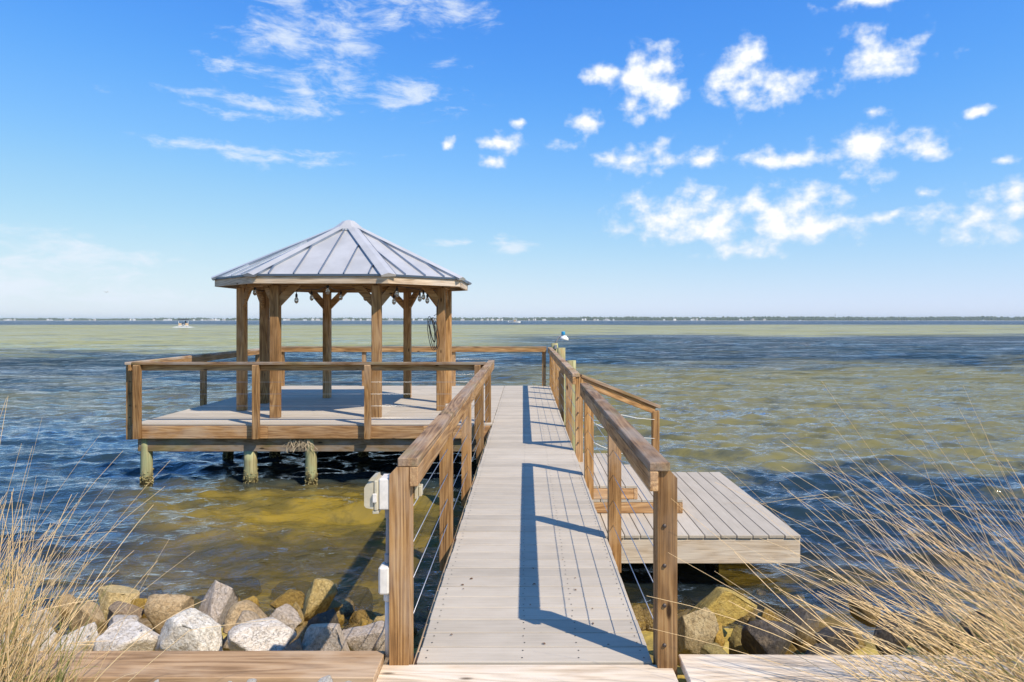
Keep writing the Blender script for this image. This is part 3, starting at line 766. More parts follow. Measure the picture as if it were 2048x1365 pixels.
# ------------------------------------------------------------------ swim dock and its steps
DK = D - .42
dk = thing('swim_dock', 'low square dock of grey planks on the right with pale timber edge', 'dock', (1.58, 7.6, DK))
DX0, DX1, DY0, DY1 = .62, 2.55, 6.33, 8.95
npk = 13; wpk = (DX1 - DX0) / npk
for i in range(npk):
    x = DX0 + (i + .5) * wpk
    board('plank', (x, DY0 - .012 + random.uniform(-.004, .004), DK - .0145), (x, DY1, DK - .0145 + random.uniform(-.0012, .0012)), wpk - .007, .029, M_deck, dk, bev=.003)
zf = DK - .031 - .118
board('edge_beam', (DX0, DY0 + .02, zf), (DX1 - .002, DY0 + .02, zf), .04, .235, M_pale, dk)
board('edge_beam', (DX1 - .022, DY0 + .043, zf), (DX1 - .022, DY1 - .043, zf), .04, .235, M_pale, dk)
board('edge_beam', (DX0, DY1 - .022, zf), (DX1 - .002, DY1 - .022, zf), .04, .235, M_pale, dk)
for x in (.75, 1.2, 1.65, 2.1):
    board('joist', (x, DY0 + .045, zf), (x, DY1 - .045, zf), .04, .2, M_under, dk)
for lab, x, y in (('near right piling under the low swim dock', 2.1, 7.7), ('far right piling under the low swim dock', 2.25, 8.6), ('near left piling under the low swim dock', .95, 7.7), ('far left piling under the low swim dock', .95, 8.6)):
    piling(lab, x, y, DK - .27, .08, barn=False)
st = thing('dock_steps', 'two stacked box steps of reddish wood between walkway and low dock', 'steps', (1.0, 7.9, DK))
for zl, x1, nm in ((DK + .002, 1.62, 'lower'), (DK + .146, 1.155, 'upper')):
    y0, y1 = 7.05, 8.72
    zt = zl + .142
    board('side_board', (.63, y0, zl + .056), (x1 - .042, y0, zl + .056), .04, .112, M_fascia, st)
    board('side_board', (.63, y1, zl + .056), (x1 - .042, y1, zl + .056), .04, .112, M_fascia, st)
    board('riser_board', (x1 - .02, y0 - .02, zl + .056), (x1 - .02, y1 + .02, zl + .056), .04, .112, M_fascia, st)
    x = .63; nt = round((x1 - .63) / .15); w_ = (x1 - .628) / nt
    for i in range(nt):
        board('tread_plank', (x + (i + .5) * w_, y0 - .022, zt - .0145), (x + (i + .5) * w_, y1 + .022, zt - .0145), w_ - .006, .027, M_deck, st, bev=.003)
# slanting hand rail from the walkway down beside the steps
hr = thing('stair_handrail', 'sloping wooden handrail beside the steps with a single outer post', 'handrail', (1.66, 8.72, DK))
A_, B_ = Vector((.66, 8.27, D + .90)), Vector((1.70, 8.72, 1.385))
dr = (B_ - A_).normalized()
board('cap_rail', A_, B_, .094, .04, M_cap, hr)
board('side_rail', A_ + Vector((0, 0, -.068)) + dr * .01, B_ + Vector((0, 0, -.068)) - dr * .07, .04, .088, M_rail, hr)
board('post', (1.655, 8.70, DK + .002), (1.655, 8.70, 1.385 - .045), .089, .089, M_rail, hr, up=(0, 1, 0))
for h in (.18, .42, .66):
    pts = [Vector((.70, 8.30, D + h - .03)).lerp(Vector((1.64, 8.66, DK + h + .07)), f) - Vector((0, 0, .07 * math.sin(3.14 * f))) for f in (0, .25, .5, .75, 1)]
    tube('cable', pts, .0035, M_white, hr, 6)

# ------------------------------------------------------------------ power outlet on the near left post
ob = thing('outlet_box', 'weatherproof outlet box with open lid and conduit on the near left post', 'outlet', (-.68, 3.17, 1.6))
def pbox(name, x0, x1, y0, y1, z0, z1, mat, parent, bev=.006):
    return board(name, (x0, (y0 + y1) / 2, (z0 + z1) / 2), (x1, (y0 + y1) / 2, (z0 + z1) / 2), y1 - y0, z1 - z0, mat, parent, bev=bev)
pbox('box_body', -.672, -.621, 3.12, 3.23, 1.622, 1.765, M_plastic, ob)
pbox('box_collar', -.694, -.673, 3.115, 3.235, 1.618, 1.757, M_lid, ob)
prism('lid', [(0, -.060), (.034, -.050), (.042, -.035), (.042, .045), (.034, .055), (0, .062)], .115, M_lid, ob, frame_mat((-.695, 3.175, 1.688), (-1, 0, 0), (0, -1, 0)))
prism('hinge', [(0, 0), (.016, .018), (.036, .022), (.042, 0)], .09, M_lid, ob, frame_mat((-.722, 3.175, 1.752), (1, 0, 0), (0, -1, 0)))
pbox('latch', -.696, -.678, 3.103, 3.116, 1.66, 1.70, M_plastic, ob, .002)
pbox('hinge_pin', -.70, -.672, 3.12, 3.23, 1.604, 1.619, M_lid, ob, .002)
tube('conduit', [(-.634, 3.165, 1.62), (-.634, 3.165, 1.58), (-.636, 3.165, 1.40), (-.636, 3.165, 1.355)], .0125, M_conduit, ob, 12)
lathe('coupling', [(.016, 0), (.018, .004), (.018, .045), (.016, .05)], M_conduit, ob, Matrix.Translation((-.634, 3.165, 1.575)), 14)
lathe('coupling', [(.016, 0), (.018, .004), (.018, .04), (.016, .045)], M_conduit, ob, Matrix.Translation((-.636, 3.165, 1.365)), 14)
pbox('junction_box', -.672, -.62, 3.11, 3.19, 1.235, 1.365, M_plastic, ob, .01)
tube('pipe', [(-.638, 3.17, 1.236), (-.638, 3.17, .93)], .0145, M_pvc, ob, 14)
lathe('coupling', [(.019, 0), (.021, .004), (.021, .035), (.019, .04)], M_pvc, ob, Matrix.Translation((-.638, 3.17, 1.19)), 14)
oc = thing('outlet_cover', 'small cream outlet cover on the inner side of the near left post', 'outlet', (-.512, 3.26, 1.7))
pbox('cover_plate', -.528, -.512, 3.24, 3.31, 1.64, 1.735, M_lid, oc, .003)
pbox('cover_flap', -.511, -.495, 3.25, 3.30, 1.65, 1.70, M_lid, oc, .003)

# ------------------------------------------------------------------ lamp on the far piling
lp = thing('dock_lamp', 'gooseneck dock lamp with white shade and blue sensor on far piling', 'lamp', (.72, 16.7, D + 1.01))
g0 = Vector((.745, 16.7, D + 1.01)); k_ = 16.7 / F
tube('gooseneck', [g0 + Vector((dx * k_, -.02, dz * k_)) for dx, dz in ((0, -3), (1, 4), (3.5, 9), (7, 13), (11, 14.5), (14, 13))], .022, M_conduit, lp, 10)
hd = g0 + Vector((17 * k_, -.02, 11 * k_))
lathe('shade', [(.105, -.05), (.112, -.04), (.095, .01), (.05, .035), (.04, .055)], M_white, lp, Matrix.Translation(hd) @ Matrix.Rotation(R(12), 4, 'Y'), 16)
lathe('sensor', [(.042, .055), (.046, .06), (.046, .13), (.04, .14)], M_blue, lp, Matrix.Translation(hd + Vector((-.03, 0, .01))), 12)
pbox('switch_box', .70, .765, 16.575, 16.61, 2.49 - (694 - 641) * k_ - .05, 2.49 - (694 - 641) * k_ + .05, M_conduit, lp)

# ------------------------------------------------------------------ dry weed hanging under the platform
wd = thing('dry_weed', 'clump of dry weed caught under the platform front edge', 'weed', (-3.45, PF - .03, D - .25))
rr = random.Random(9); vs, fs = [], []
for _ in range(60):
    p = Vector((-3.55 + rr.uniform(-.03, .28), PF + .02 + rr.uniform(-.02, .02), D - .24 + rr.uniform(-.03, .01))); pts = [p]
    dv = Vector((rr.uniform(-.5, .2), rr.uniform(-.1, .1), -1)).normalized()
    for _ in range(4):
        dv = (dv + Vector((rr.uniform(-.6, .6), rr.uniform(-.3, .3), rr.uniform(-.4, .4)))).normalized(); p = p + dv * rr.uniform(.02, .06); pts.append(p)
    v_, f_ = tube_geo(pts, 0.0034, 3, False); b0 = len(vs); vs += v_; fs += [tuple(b0 + i for i in f) for f in f_]
M_litter = plain('leaf_brown', (.16, .075, .03), .8, 0, .4, 60)
stuff(put('stalks', mesh_of('stalks', vs, fs), M_straw, wd, Matrix.Identity(4)))

# ------------------------------------------------------------------ shore boulders
WHITE, CREAM, TAN, GREY, GOLD, DARK, OLIVE, BROWN = (.84, .78, .70), (.70, .60, .49), (.50, .37, .21), (.50, .44, .39), (.52, .33, .06), (.07, .06, .055), (.33, .26, .09), (.33, .25, .17)
def rock_mesh(seed, sub=4, cuts=12, rough=.05):
    r_ = random.Random(seed)
    bm = bmesh.new(); bmesh.ops.create_icosphere(bm, subdivisions=sub, radius=1.0)
    planes = []
    for _ in range(cuts):
        nv = Vector((r_.gauss(0, 1), r_.gauss(0, 1), r_.gauss(0, 1))).normalized(); planes.append((nv, r_.uniform(.45, .86)))
    off = Vector((r_.uniform(-50, 50), r_.uniform(-50, 50), r_.uniform(-50, 50)))
    from mathutils import noise
    for v in bm.verts:
        p = v.co.copy(); p = Vector([math.copysign(abs(c_) ** .72, c_) for c_ in p])
        for nv, dd in planes:
            ex = p.dot(nv) - dd
            if ex > 0: p -= nv * ex
        nn = p.normalized()
        p += nn * (noise.noise(p * 1.4 + off) * rough * 1.3 + noise.noise(p * 3.5 + off) * rough * .55 + noise.noise(p * 9 + off) * rough * .2)
        v.co = p
    mx = [max(abs(v.co[i]) for v in bm.verts) for i in range(3)]
    for v in bm.verts: v.co = Vector([v.co[i] / mx[i] for i in range(3)])
    me = bpy.data.meshes.new('boulder'); bm.to_mesh(me); bm.free(); me.shade_smooth()
    me.materials.append(M_rock); return me
def rock(x0, x1, y0, y1, dist, col, label, seed, roll=0.0, dep=.85, drop=.25, name='boulder'):
    """outline px box in the photo (x0..x1, y0..y1) at distance dist"""
    k = dist / F; w = (x1 - x0) * k / 2; h = (y1 - y0) * k / 2
    c = PX((x0 + x1) / 2, (y0 + y1) / 2, dist); h2 = h * (1 + drop); c.z -= h * drop
    o = put(name, rock_mesh(seed), M_rock, None, Matrix.Translation(c) @ Matrix.Rotation(R(roll), 4, 'Y') @ Matrix.Rotation(R(random.Random(seed).uniform(-25, 25)), 4, 'Z') @ Matrix.Diagonal((w * 1.02, max(w, h) * dep, h2, 1)))
    j = random.Random(seed + 5)
    jj = j.uniform(1.0, 1.16); o.color = tuple(min(.92, c_ * jj) for c_ in col) + (1,)
    return tag(o, label, 'boulder', 'boulders along the shore')
RL = [
 (325, 457, 1226, 1312, 4.0, WHITE, 'big blocky white boulder left of centre behind the brown timber cap', 1, 2),
 (461, 597, 1243, 1318, 3.95, WHITE, 'broad white boulder right of the big blocky white one', 2, 4),
 (603, 712, 1241, 1322, 3.9, CREAM, 'cream wedge shaped boulder half in the post shadow', 3, 0),
 (672, 760, 1229, 1312, 4.1, GREY, 'tilted grey boulder next to the white pipe', 4, 28),
 (200, 328, 1234, 1316, 4.0, WHITE, 'rounded white boulder touching the big blocky one on its left', 5, -4),
 (112, 212, 1243, 1314, 4.0, WHITE, 'white boulder partly behind the left dry grass, third white one leftwards', 6, 10),
 (46, 124, 1258, 1316, 4.0, WHITE, 'white boulder behind thick grass stems at the left', 7, 0),
 (744, 792, 1238, 1316, 4.1, CREAM, 'pale boulder squeezed behind the white conduit pipe', 8, 20),
 (560, 612, 1276, 1316, 3.85, GREY, 'small grey rock in shadow between white and cream boulders', 9, 0),
 (297, 400, 1183, 1252, 4.8, TAN, 'smooth tan boulder behind the big blocky white one', 10, 8),
 (397, 468, 1158, 1252, 4.9, (.60, .53, .47), 'tall upright grey white boulder rising above its neighbours', 11, 6),
 (438, 548, 1209, 1278, 4.6, TAN, 'wide flat tan boulder right of the tall upright one', 12, 0),
 (450, 528, 1227, 1312, 4.25, (.52, .42, .30), 'tan grey rock peeping out between the two white boulders', 13, 0),
 (528, 605, 1215, 1276, 4.4, (.52, .45, .38), 'rounded grey tan boulder behind the broad white one', 14, 0),
 (146, 226, 1203, 1272, 4.5, TAN, 'large tan boulder seen between the left grass stems', 15, 0),
 (210, 276, 1227, 1266, 4.35, (.60, .55, .50), 'low grey rock above the rounded white boulder', 16, 0),
 (58, 116, 1215, 1276, 4.4, (.60, .54, .47), 'grey boulder behind the dense left grass', 17, 0),
 (190, 275, 1172, 1222, 5.3, (.58, .45, .22), 'golden tan boulder with pale specks at the left waterline', 18, 0),
 (216, 290, 1205, 1250, 4.7, BROWN, 'brown rock below the speckled golden boulder', 19, 10),
 (272, 326, 1186, 1238, 5.2, GOLD, 'wet golden rock left of the smooth tan boulder', 20, -20),
 (466, 522, 1190, 1226, 5.5, GOLD, 'golden rounded rock right of the tall upright boulder at the water', 21, 0),
 (455, 480, 1186, 1214, 5.6, GOLD, 'small golden rock touching the tall upright boulder', 22, 0),
 (538, 612, 1178, 1226, 5.75, (.20, .14, .03), 'dark glistening algae covered rock at the waterline', 23, 0),
 (600, 662, 1160, 1234, 5.35, (.50, .38, .15), 'tilted golden block standing up near the water', 24, 24),
 (574, 606, 1200, 1246, 5.0, (.52, .38, .16), 'narrow golden rock left of the tilted golden block', 25, 0),
 (596, 684, 1196, 1246, 5.5, DARK, 'black wet rock behind the tilted golden block', 26, 0),
 (616, 676, 1217, 1264, 4.8, (.14, .125, .11), 'dark grey wet rock in front of the tilted golden block', 27, 0),
 (698, 748, 1221, 1258, 5.5, DARK, 'glossy blue black rock in the water by the pipe', 28, 0),
 (736, 784, 1230, 1270, 4.8, (.48, .37, .17), 'tan rock just behind the pipe at the water edge', 29, 0),
 (662, 688, 1222, 1250, 5.2, GOLD, 'little yellow rock between dark wet rocks', 30, 0),
 (714, 744, 1242, 1266, 4.9, GOLD, 'little golden rock under the glossy blue black one', 31, 0),
 (116, 158, 1190, 1224, 5.3, TAN, 'small tan rock at the waterline behind left grass', 32, 0),
 (-8, 44, 1178, 1236, 5.1, (.64, .58, .5), 'pale boulder at the left picture edge near the water', 33, 0),
 (-20, 58, 1256, 1316, 4.0, WHITE, 'white boulder at the left edge behind the timber cap', 34, 0),
 (-40, 60, 1215, 1275, 4.6, TAN, 'tan boulder at the left edge behind the grass', 35, 0),
 (1330, 1436, 1214, 1322, 4.2, (.42, .33, .18), 'big olive tan boulder right beside the near right post', 41, 0),
 (1372, 1516, 1178, 1240, 5.2, (.55, .40, .10), 'long golden yellow boulder lying tilted right of the walkway', 42, -14),
 (1420, 1450, 1248, 1310, 4.4, GOLD, 'narrow yellow rock beside the olive tan boulder', 43, 0),
 (1452, 1508, 1252, 1312, 4.5, OLIVE, 'small olive rock between the tan and dark grey boulders', 44, 0),
 (1484, 1592, 1238, 1326, 4.3, (.085, .075, .07), 'large dark grey boulder behind the bleached timber cap', 45, 6),
 (1508, 1568, 1215, 1248, 5.6, (.40, .24, .04), 'orange brown wet rock awash right of the golden boulder', 46, 0),
 (1558, 1640, 1218, 1276, 5.0, (.09, .08, .07), 'dark wet boulder behind the drooping grass tips', 47, 0),
 (1630, 1726, 1238, 1298, 4.6, (.07, .063, .058), 'dark grey boulder behind the right grass', 48, 0),
 (1686, 1756, 1190, 1236, 5.4, (.14, .11, .08), 'brown black boulder at the waterline behind the right grass', 49, 0),
 (1735, 1830, 1228, 1310, 4.5, (.09, .075, .06), 'dark boulder deep in the right grass', 50, 0),
 (1820, 1920, 1210, 1300, 4.8, (.12, .1, .07), 'brown boulder hidden by the densest right grass', 51, 0),
 (1915, 2060, 1225, 1316, 4.6, (.13, .11, .08), 'boulder at the right edge behind the dense grass', 52, 0),
 (1400, 1470, 1294, 1330, 3.9, OLIVE, 'low olive rock against the bleached timber cap', 53, 0),
 (1590, 1680, 1282, 1330, 3.9, (.08, .07, .06), 'low dark rock behind the bleached timber cap', 54, 0),
]
for r_ in RL:
    rock(*r_[:5], r_[5], r_[6], r_[7], r_[8])
# rocks wedged below and under water, in the gaps
rr = random.Random(21); fm = [rock_mesh(200 + i, 2, 7, .1) for i in range(6)]
for i in range(95):
    left = i < 60
    x = rr.uniform(-4.6, -.55) if left else rr.uniform(.7, 4.2)
    y = rr.uniform(3.35, 6.9); s = rr.uniform(.09, .2)
    z = float(seabed_z(np.array(x), np.array(y))) + s * .15
    if not left and y < 4.3: z -= .04
    o = put('wedged_rock', fm[i % 6], M_rock, None, Matrix.Translation((x, y, z)) @ Matrix.Rotation(rr.uniform(0, 6.28), 4, 'Z') @ Matrix.Diagonal((s * rr.uniform(.9, 1.5), s * rr.uniform(.9, 1.3), s * rr.uniform(.6, .9), 1)))
    c_ = rr.choice([TAN, GREY, BROWN, OLIVE, CREAM] if left else [(.12, .09, .05), (.14, .11, .04), (.07, .06, .05)])
    o.color = (*c_, 1)
    tag(o, 'smaller rock wedged low in the gaps among the shoreline boulders', 'rock', 'small rocks wedged low between the boulders')
# white pebbles at the foot of the picture
for i, (px, py, w, lab) in enumerate(((312, 1362, 14, 'small white pebble before the brown cap, leftmost of them'), (460, 1364, 9, 'tiny white pebble before the brown cap, second from left'), (503, 1361, 18, 'white pebble before the brown cap, in the middle of them'), (648, 1359, 34, 'largest white pebble lying before the brown cap'), (697, 1363, 20, 'flat white pebble right of the largest one'))):
    y = 2.86; k = y / F; c = PX(px, py + w * .25, y)
    o = put('pebble', rock_mesh(300 + i, 2, 6, .06), M_rock, None, Matrix.Translation(c) @ Matrix.Diagonal((w * k * .55, w * k * .5, w * k * .38, 1)))
    o.color = (.85, .83, .79, 1); tag(o, lab, 'pebble', 'white pebbles in front of the cap')

# ------------------------------------------------------------------ grasses
def grass_mat(name, tip, base, var):
    m, t = new_mat(name)
    at = t.new('ShaderNodeAttribute', {'attribute_name': 'tone'}).outputs['Fac']
    ht = t.new('ShaderNodeAttribute', {'attribute_name': 'along'}).outputs['Fac']
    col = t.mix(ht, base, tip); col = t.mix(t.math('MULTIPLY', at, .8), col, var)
    b = t.new('ShaderNodeBsdfPrincipled', None, Base_Color=col, Roughness=.6); b.inputs['Specular IOR Level'].default_value = .3
    finish(t, b); return m
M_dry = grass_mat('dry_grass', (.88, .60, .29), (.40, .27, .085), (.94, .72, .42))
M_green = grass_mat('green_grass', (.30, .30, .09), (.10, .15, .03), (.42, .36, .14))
def blades(n, base, spread, lean, leanvar, length, bend, rad, seed, nseg=9):
    """stems that leave the base in a fan about the lean direction (x, y, z) and droop under their weight"""
    r_ = random.Random(seed); vs = []; fs = []; tone = []; along = []
    for _ in range(n):
        p = Vector((base[0] + r_.gauss(0, spread[0]), base[1] + r_.gauss(0, spread[1]), base[2]))
        d = Vector((lean[0] + r_.gauss(0, leanvar[0]), lean[1] + r_.gauss(0, leanvar[1]), lean[2] + r_.gauss(0, leanvar[2])))
        if d.z < .12: d.z = .12
        d.normalize()
        L = r_.uniform(*length); st_ = L / nseg; bd = r_.uniform(*bend); side = Vector((r_.gauss(0, .03), r_.gauss(0, .03), 0))
        kink = r_.randrange(3, nseg) if r_.random() < .06 else -1
        pts = [p]; 
        for s in range(nseg):
            if s == kink: d = (d + Vector((r_.gauss(0, .5), r_.gauss(0, .3), -.7))).normalized()
            d = (d + Vector((0, 0, -bd * (s + 1) / nseg)) + side).normalized()
            p = p + d * st_; pts.append(p)
        r0 = rad * r_.uniform(.6, 1.25)
        v_, f_ = tube_geo(pts, [r0 * (1 - .72 * i / nseg) for i in range(nseg + 1)], 3, False)
        b0 = len(vs); vs += v_; fs += [tuple(b0 + i for i in f) for f in f_]
        tn = r_.random(); tone += [tn] * len(v_); along += [i / nseg for i in range(nseg + 1) for _k in range(3)]
    me = mesh_of('stems', vs, fs, True)
    for nm, val in (('tone', tone), ('along', along)):
        a = me.attributes.new(nm, 'FLOAT', 'POINT'); a.data.foreach_set('value', np.array(val, np.float32))
    return me
GZ = .86
def clump(label, base, specs):
    t = thing('grass_clump', label, 'grass', (base[0], base[1], GZ), 'dry grass clumps on the bank')
    for nm, mat, me in specs: stuff(put(nm, me, mat, t, Matrix.Identity(4)))
b = (-2.22, 2.62, GZ)
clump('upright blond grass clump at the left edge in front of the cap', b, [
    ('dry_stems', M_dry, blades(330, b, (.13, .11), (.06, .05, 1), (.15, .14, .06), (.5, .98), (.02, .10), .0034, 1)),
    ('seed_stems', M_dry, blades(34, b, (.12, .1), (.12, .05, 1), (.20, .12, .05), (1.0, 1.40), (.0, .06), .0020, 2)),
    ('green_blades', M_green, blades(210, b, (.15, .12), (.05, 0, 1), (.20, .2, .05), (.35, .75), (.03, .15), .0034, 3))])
b = (-2.0, 2.45, GZ)
clump('looser blond grass clump leaning right over the brown timber cap', b, [
    ('dry_stems', M_dry, blades(110, b, (.10, .10), (.20, .12, 1), (.20, .16, .06), (.40, .80), (.02, .15), .0032, 4)),
    ('seed_stems', M_dry, blades(16, b, (.10, .1), (.38, .1, 1), (.22, .12, .05), (.7, 1.05), (.0, .08), .0019, 5)),
    ('green_blades', M_green, blades(110, b, (.12, .12), (.12, 0, 1), (.20, .2, .05), (.3, .55), (.03, .15), .0032, 6))])
b = (2.22, 2.60, GZ)
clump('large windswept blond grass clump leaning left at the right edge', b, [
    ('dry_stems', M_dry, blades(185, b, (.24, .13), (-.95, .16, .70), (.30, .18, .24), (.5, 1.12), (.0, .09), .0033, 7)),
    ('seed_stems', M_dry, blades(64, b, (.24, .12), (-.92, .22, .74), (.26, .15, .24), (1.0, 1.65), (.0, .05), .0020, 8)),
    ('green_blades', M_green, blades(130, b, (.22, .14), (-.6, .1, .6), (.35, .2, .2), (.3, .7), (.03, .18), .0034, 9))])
b = (2.72, 2.95, GZ)
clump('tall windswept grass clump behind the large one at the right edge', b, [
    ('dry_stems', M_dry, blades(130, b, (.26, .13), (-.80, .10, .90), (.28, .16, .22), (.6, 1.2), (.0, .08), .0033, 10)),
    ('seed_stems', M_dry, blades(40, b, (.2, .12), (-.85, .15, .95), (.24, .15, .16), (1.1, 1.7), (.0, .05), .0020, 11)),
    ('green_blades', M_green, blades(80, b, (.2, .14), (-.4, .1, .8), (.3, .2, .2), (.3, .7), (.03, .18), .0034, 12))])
b = (1.95, 2.38, GZ)
clump('low sparse grass clump bending left over the bleached timber cap', b, [
    ('dry_stems', M_dry, blades(60, b, (.14, .08), (-.95, .35, .45), (.25, .2, .15), (.4, .95), (.0, .12), .0028, 13)),
    ('green_blades', M_green, blades(60, b, (.2, .1), (-.5, .1, .5), (.3, .2, .2), (.2, .45), (.03, .18), .0032, 14))])
# dry leaf litter on the walkway
rr = random.Random(77)
for i in range(16):
    x, y = rr.uniform(-.45, .55), rr.uniform(3.2, 4.2) if i < 12 else rr.uniform(4.2, 7)
    a = rr.uniform(0, 6.28); L = rr.uniform(.005, .012); w = L * rr.uniform(.35, .6); ca, sa = math.cos(a), math.sin(a)
    P2 = [(-L, 0, .001), (-L * .3, w, .004), (L * .5, w * .7, .006), (L, 0, .001), (L * .4, -w * .8, .003), (-L * .4, -w, .005)]
    vs = [(x + u * ca - v * sa, y + u * sa + v * ca, D + .003 + z) for u, v, z in P2]
    vs += [(x_, y_, z_ - .0012) for x_, y_, z_ in vs]
    o = raw('dry_leaf', vs, [tuple(range(6)), tuple(range(11, 5, -1))] + [(k, (k + 1) % 6, 6 + (k + 1) % 6, 6 + k) for k in range(6)], M_litter)
    tag(o, 'tiny curled brown dry leaf lying on the near walkway planks' if i < 12 else 'tiny brown leaf fragment farther out on the walkway planks', 'leaf', 'dry leaf bits on the walkway')

# ------------------------------------------------------------------ boats
def hull_mesh(L, Wd, h, flare=1.15):
    secs = []
    for f in (0, .25, .5, .75, .92, 1.0):
        w = Wd / 2 * (1 if f < .6 else max(.04, 1 - ((f - .6) / .4) ** 1.8)); sh = h * (1 + .25 * f * f)
        secs.append([(f * L - L / 2, -w * flare, sh), (f * L - L / 2, -w * .8, 0), (f * L - L / 2, w * .8, 0), (f * L - L / 2, w * flare, sh)])
    vs = [p for s in secs for p in s]; fs = []
    for i in range(5):
        a = i * 4; fs += [(a, a + 1, a + 5, a + 4), (a + 1, a + 2, a + 6, a + 5), (a + 2, a + 3, a + 7, a + 6), (a + 3, a, a + 4, a + 7)]
    fs += [(0, 3, 2, 1), (20, 21, 22, 23)]
    return vs, fs
def at_mat(p, rz): return Matrix.Translation(p) @ Matrix.Rotation(rz, 4, 'Z')
def local_board(name, a, b, w, h, mat, parent, mw, up=(0, 0, 1)):
    a, b = Vector(a), Vector(b)
    return put(name, box_mesh((b - a).length, w, h, 0), mat, parent, mw @ frame_mat((a + b) / 2, b - a, up))
M_tanp = plain('tan_panel', (.50, .36, .22), .6)
M_skin = plain('dark_cloth', (.03, .035, .05), .8)
M_foam = plain('wake_foam', (.80, .82, .80), .9)
# pontoon boat with canopy seen end on
py_ = 245.0; base = PX(367, 0, py_); base.z = 0
away = Vector((base.x, base.y, 0)).normalized()
mw = at_mat(base, math.atan2(base.y, base.x))
pb = thing('pontoon_boat', 'pontoon boat with dark canopy heading out over the left sand flat', 'boat', base)
sc_ = py_ / F     # metres per photo pixel
hw = 9.5 * sc_
for s in (-1, 1):
    tb = tube_geo([(-4.0, s * hw * .72, .15), (3.2, s * hw * .72, .15), (4.2, s * hw * .72, .35)], [.38, .38, .08], 12)
    put('pontoon', mesh_of('pontoon', *tb, True), M_conduit, pb, mw)
local_board('boat_deck', (-3.9, 0, .62), (3.9, 0, .62), hw * 1.9, .12, M_white, pb, mw)
for s in (-1, 1): local_board('side_panel', (-3.6, s * hw * .9, 1.05), (3.6, s * hw * .9, 1.05), .06, .75, M_tanp, pb, mw)
local_board('stern_panel', (-3.6, -hw * .88, 1.05), (-3.6, -.6, 1.05), .06, .75, M_tanp, pb, mw)
local_board('stern_panel', (-3.6, .6, 1.05), (-3.6, hw * .88, 1.05), .06, .75, M_tanp, pb, mw)
local_board('outboard_motor', (-4.15, 0, -.2), (-4.15, 0, 1.25), .45, .5, M_conduit, pb, mw, up=(0, 1, 0))
for sx in (-2.2, 1.2):
    for s in (-1, 1): local_board('canopy_pole', (sx, s * hw * .9, 1.4), (sx, s * hw * .88, 2.75), .10, .10, M_white, pb, mw, up=(0, 1, 0))
cv = []; 
for f in (-1, 1):
    for k in range(7):
        a = -1 + k / 3; cv.append((-.5 + f * 2.0, a * hw * 1.05, 2.95 - .2 * a * a))
put('canopy', mesh_of('canopy', [Vector(v) for v in cv] + [Vector(v) - Vector((0, 0, .3)) for v in cv], [(k, k + 1, 8 + k, 7 + k) for k in range(6)] + [(14 + k, 21 + k, 22 + k, 15 + k) for k in range(6)] + [(k, 14 + k, 15 + k, k + 1) for k in range(6)] + [(7 + k, 8 + k, 22 + k, 21 + k) for k in range(6)]), M_skin, pb, mw)
def foam(name, label, cx, cy, L, Wd, seed, n=70, taper=True):
    r_ = random.Random(seed); vs, fs = [], []
    for _ in range(n):
        f = r_.random(); x = cx + (r_.random() - .5) * L; y = cy + r_.gauss(0, Wd * .4)
        b0 = len(vs); s = r_.uniform(.3, 1) * Wd * .35; h = r_.uniform(.10, .22)
        for k in range(6): vs.append((x + s * 2.2 * math.cos(k * 1.047), y + s * math.sin(k * 1.047), .02))
        vs.append((x, y, h)); fs += [(b0 + k, b0 + (k + 1) % 6, b0 + 6) for k in range(6)]
    o = put(name, mesh_of(name, vs, fs), M_foam); stuff(o); o['label'] = label; o['category'] = 'wake'; return o
foam('boat_wake', 'white wake foam churned up behind the pontoon boat', base.x - away.x * 5.5, base.y - away.y * 5.5, 5.5, 2.2, 1)
for i, (dx, z0, lab) in enumerate(((-.15, .68, 'person in dark clothes seated at the pontoon boat helm'), (.75, .68, 'person in dark clothes standing right on the pontoon boat'))):
    z1 = 1.75 if i == 0 else 2.35
    m_ = bpy.data.meshes.new('person'); bm = bmesh.new()
    prof = [(.02, 0), (.2, .02), (.19, .45), (.24, .62), (.26, .78), (.10, .84), (.12, .90), (.13, .95), (.08, .99), (.01, 1.0)]
    rings_ = []
    for r0, f in prof:
        rings_.append([bm.verts.new((r0 * math.cos(k * .785) * 1.1, r0 * .7 * math.sin(k * .785), f * (z1 - z0))) for k in range(8)])
    for a_, b_ in zip(rings_, rings_[1:]):
        for k in range(8): bm.faces.new((a_[k], a_[(k + 1) % 8], b_[(k + 1) % 8], b_[k]))
    bm.to_mesh(m_); bm.free(); m_.shade_smooth()
    tag(put('person', m_, M_skin, None, Matrix.Translation(base + Vector((dx, 0, z0)) - away * 1.2)), lab, 'person')
